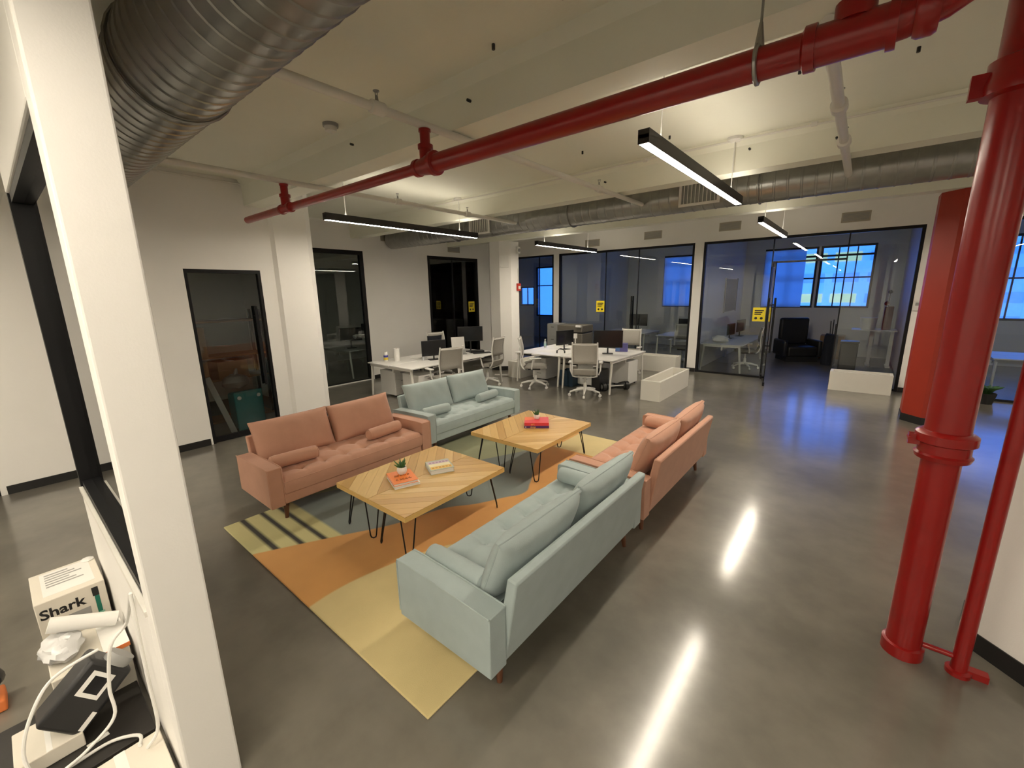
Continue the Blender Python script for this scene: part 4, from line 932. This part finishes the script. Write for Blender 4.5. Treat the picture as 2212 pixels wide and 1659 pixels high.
# closet behind the left black door
t = thing('storage_bin', 'teal plastic storage tub standing on end behind the black glass door', 'bin', (-7.85, 2.50, 0), radians(5))
TEAL = mat('teal_plastic', (.01, .17, .19), .45); MB().bb(-.16, .12, -.20, .20, .02, .62).build('tub', TEAL, t, bevel=.035, seg=3); MB().bb(.12, .15, -.22, .22, .0, .66).build('lid', TEAL, t, bevel=.02)
for s in (-1, 1): MB().cyl((.15, s*.15, .56), (.165, s*.15, .56), .03, n=14).build('latch', PLASTW, t)
MB().cyl((.15, 0, .07), (.16, 0, .07), .012, n=10).build('latch', PLASTW, t)
t = thing('shelf_unit', 'dark shelving unit inside the closet behind the black door', 'shelf', (-8.7, 2.4, 0))
for z in (.02, .75, 1.15, 1.75): MB().bb(-.25, .25, -.75, .75, z, z+.03).build('shelf_board', CARD, t)
for sx in (-1, 1):
    for sy in (-1, 1): MB().bb(sx*.23-.02, sx*.23+.02, sy*.73-.02, sy*.73+.02, .05, 1.95).build('post', BLACKM, t)
for (lb, yy, zz, s) in (('brown carton on the upper closet shelf behind the black door', 1.98, 1.18, .5), ('brown carton on the middle closet shelf, left', 1.95, .78, .33), ('brown carton on the middle closet shelf, right', 2.55, .78, .30)):
    t = thing('cardboard_box', lb, 'box', (-8.6, yy, zz+.001), .1, 'cartons in the closet'); MB().bb(-.2, .2, -.24, .24, 0, s).build('carton', CARD, t); MB().bb(-.2, .2, -.03, .03, s, s+.002).build('tape', PAPERW, t)
t = thing('plank', 'pale plank leaning inside the closet behind the black door', 'plank', (-7.62, 2.22, 0)); MB().box((0, 0, 0), (.03, .08, 1.0), Matrix.Translation((-.02, -.13, .485)) @ Matrix.Rotation(radians(15), 4, 'X')).build('board', GREYP, t)
t = thing('clear_bag', 'grey plastic bag above the teal tub in the closet', 'bag', (-8.0, 2.45, .665)); MB().ball((-.0, 0, .12), (.15, .2, .13), 14, 8, wob=.12).build('bag', mat('grey_bag', (.22, .22, .21), .4), t); MB().cyl((0, 0, .2), (0.02, 0.03, .34), .05, .015, 8).build('knot', mat('grey_bag', (0, 0, 0)), t)

# ------------------------------------------------------------------ clutter by the near partition
KRAFT = mat('white_carton', (.66, .62, .54), .7, var=.04)
t = thing('appliance_box', 'white vacuum cleaner carton with black lettering and a green picture', 'box', (-3.81, .025, 0))
MB().bb(-.21, .21, -.155, .155, 0, .40).build('carton', KRAFT, t, bevel=.004)
MB().bb(-.18, .15, -.11, .12, .40, .4012).build('shipping_label', PAPERW, t)
for i in range(6): MB().bb(-.15+i*.035, -.135+i*.035, -.09, .02+.06*((i*7) % 3)/2, .4012, .4016).build('label_print', GREYP, t)
MB().ball((-.17, .12, .405), (.035, .035, .012), 10, 6).build('tape_wad', PAPERW, t)
text_part('Shark', .088, BLACKP, t, (.2108, -.045, .315), (pi/2, 0, pi/2), .0008, bold=.0022, sx=.98)
GRN = mat('vacuum_green', (.01, .16, .11), .5)
MB().box((.2112, .108, .24), (.001, .022, .16)).build('picture_body', GRN, t); MB().box((.2114, .105, .345), (.001, .030, .06)).build('picture_handle', BLACKP, t); MB().box((.2116, .112, .19), (.001, .030, .012)).build('picture_band', mat('mint', (.25, .5, .38), .5), t)
MB().box((.2112, .02, .235), (.001, .10, .05)).build('picture_photo', GREYP, t)
t = thing('carton', 'white carton with orange trim standing against the low wall', 'box', (-3.12, .06, 0)); MB().bb(-.18, .18, -.18, .12, 0, .29).build('carton', KRAFT, t, bevel=.004)
OTR = mat('orange_trim', (.80, .22, .06), .6)
MB().bb(-.10, .181, .02, .125, .291, .315).build('flap', PAPERW, t); MB().bb(.1815, .183, .02, .125, .291, .315).build('flap_edge', OTR, t); MB().box((.1808, .05, .12), (.001, .03, .008)).build('orange_print', OTR, t)
t = thing('paper_roll', 'white paper roll lying on top of the cartons at the lower left', 'roll', (-3.17, .045, .36), 0)
MB().cyl((-.02, -.13, .105), (.02, .125, .0), .040, n=20).build('roll', PAPERW, t); MB().cyl((.02, .1251, 0), (.0205, .128, 0), .02, n=12).build('core', GREYP, t)
t = thing('plastic_bag', 'crumpled clear plastic bag behind the black device', 'bag', (-3.13, -.06, .291)); MB().ball((0, 0, .058), (.13, .085, .056), 20, 12, wob=.13).build('bag', mat('milky_plastic', (.62, .62, .62), .25, var=.05), t)
t = thing('label_printer', 'black printer with a pale framed display tipped on its side at lower left', 'printer', (-2.79, -.02, .085))
Mp = Matrix.Translation((0, 0, .175)) @ Matrix.Rotation(radians(-10), 4, 'Y') @ Matrix.Rotation(radians(40), 4, 'X')
MB().box((0, -.0, 0), (.17, .30, .20), Mp).build('body', BLACKP, t, bevel=.02, seg=3)
fx = .0865
MB().bb(fx, fx+.003, -.0, .11, .035, .055, Mp).bb(fx, fx+.003, -.0, .11, -.045, -.03, Mp).bb(fx, fx+.003, -.0, .018, -.03, .035, Mp).bb(fx, fx+.003, .092, .11, -.03, .035, Mp).build('display_frame', PAPERW, t)
MB().bb(fx, fx+.002, .018, .092, -.03, .035, Mp).build('display', SCREEN, t); MB().bb(fx, fx+.002, -.125, -.045, -.085, -.065, Mp).build('rating_label', PAPERW, t)
MB().cyl((.03, .145, -.02), (.03, .19, -.02), .06, n=18, M=Mp).build('feed_roller', GREYP, t)
t = thing('carton', 'small pale carton under the tipped black printer', 'box', (-2.80, -.12, .0595)); MB().bb(-.12, .13, -.16, .06, 0, .075).build('carton', KRAFT, t, bevel=.004); MB().bb(-.12, .13, -.06, -.04, .075, .076).build('tape', PAPERW, t)
t = thing('flat_carton', 'flat black carton with a white label lying on the floor at lower left', 'box', (-2.78, -.16, 0)); MB().bb(-.32, .27, -.5, .335, .001, .058).build('carton', mat('black_card', (.022, .020, .018), .45, var=.3, scale=20), t, bevel=.004)
MB().bb(.13, .155, .08, .16, .058, .059, Matrix.Rotation(.15, 4, 'Z')).build('label', PAPERW, t)
t = thing('carton', 'low white carton at the bottom left corner against the low wall', 'box', (-2.27, .03, 0)); MB().bb(-.17, .17, -.25, .15, 0.001, .10).build('carton', KRAFT, t, bevel=.004); MB().bb(-.17, .17, -.02, .02, .10, .101).build('tape', PAPERW, t)
def smooth_path(P, k=6):
    P = [Vector(p) for p in P]; out = []
    for i in range(len(P)-1):
        a, b_, c, d = P[max(i-1, 0)], P[i], P[i+1], P[min(i+2, len(P)-1)]
        for j in range(k):
            q = j/k; out.append(.5*((2*b_)+(c-a)*q+(2*a-5*b_+4*c-d)*q*q+(3*b_-a-3*c+d)*q**3))
    return out+[P[-1]]
t = thing('charging_cable', 'white cord looping over the black printer and down the low wall', 'cord', (-2.6, 0, 0))
MB().tube(smooth_path([(.24, .185, .90), (.25, .18, .70), (.26, .175, .45), (.26, .17, .2), (.25, .12, .115)]), .0075, 8).build('drop', PAPERW, t)
MB().tube(smooth_path([(.24, .185, .90), (-.02, .17, .62), (-.05, .10, .52), (-.06, .06, .30), (-.02, .05, .16), (.02, -.06, .10), (.04, -.14, .085), (.02, -.10, .07), (.02, .02, .07), (.10, .11, .08), (.20, .10, .108)]), .0075, 8).build('loop', PAPERW, t)
MB().tube(smooth_path([(-.15, .06, .47), (-.14, -.10, .44), (-.10, -.19, .34), (-.05, -.24, .20), (.02, -.22, .075)]), .0075, 8).build('loop', PAPERW, t)
t = thing('power_tool', 'dark hand tool with orange base at the left edge of the picture', 'tool', (-3.42, -.36, 0)); MB().bb(-.08, .08, -.06, .06, 0, .07).build('battery', OTR, t, bevel=.01); MB().tube([(0, 0, .07), (.01, 0, .17)], .03, 12).build('grip', BLACKP, t); MB().tube([(-.08, .0, .20), (-.06, 0, .20), (.06, .03, .20), (.10, .04, .20)], [.03, .055, .055, .03], 14).build('motor_housing', BLACKP, t)

# ------------------------------------------------------------------ building across the street
t = thing('building', 'office building across the street seen through the bare window', 'building', (0, 34, -12))
FAC = mat('facade_stone', (.82, .84, .86), .8, var=.1); FW = mat('facade_glass', (.55, .6, .66), .15); LIT = emis('lit_window', (.62, 1.0, .95), .62)
MB().bb(-30, 25, 0, 8, 0, 16.6).build('facade', FAC, t, smooth=None)
random.seed(3)
for r_ in range(6):
    for c in range(26):
        z = 9.4+r_*1.25; x = -22+c*1.7
        o = MB().bb(x, x+1.3, -.06, 0, z, z+.55).build('window', LIT if (abs(x+2.6) < 1.3 and r_ in (1, 3, 5)) else FW, t, smooth=None)
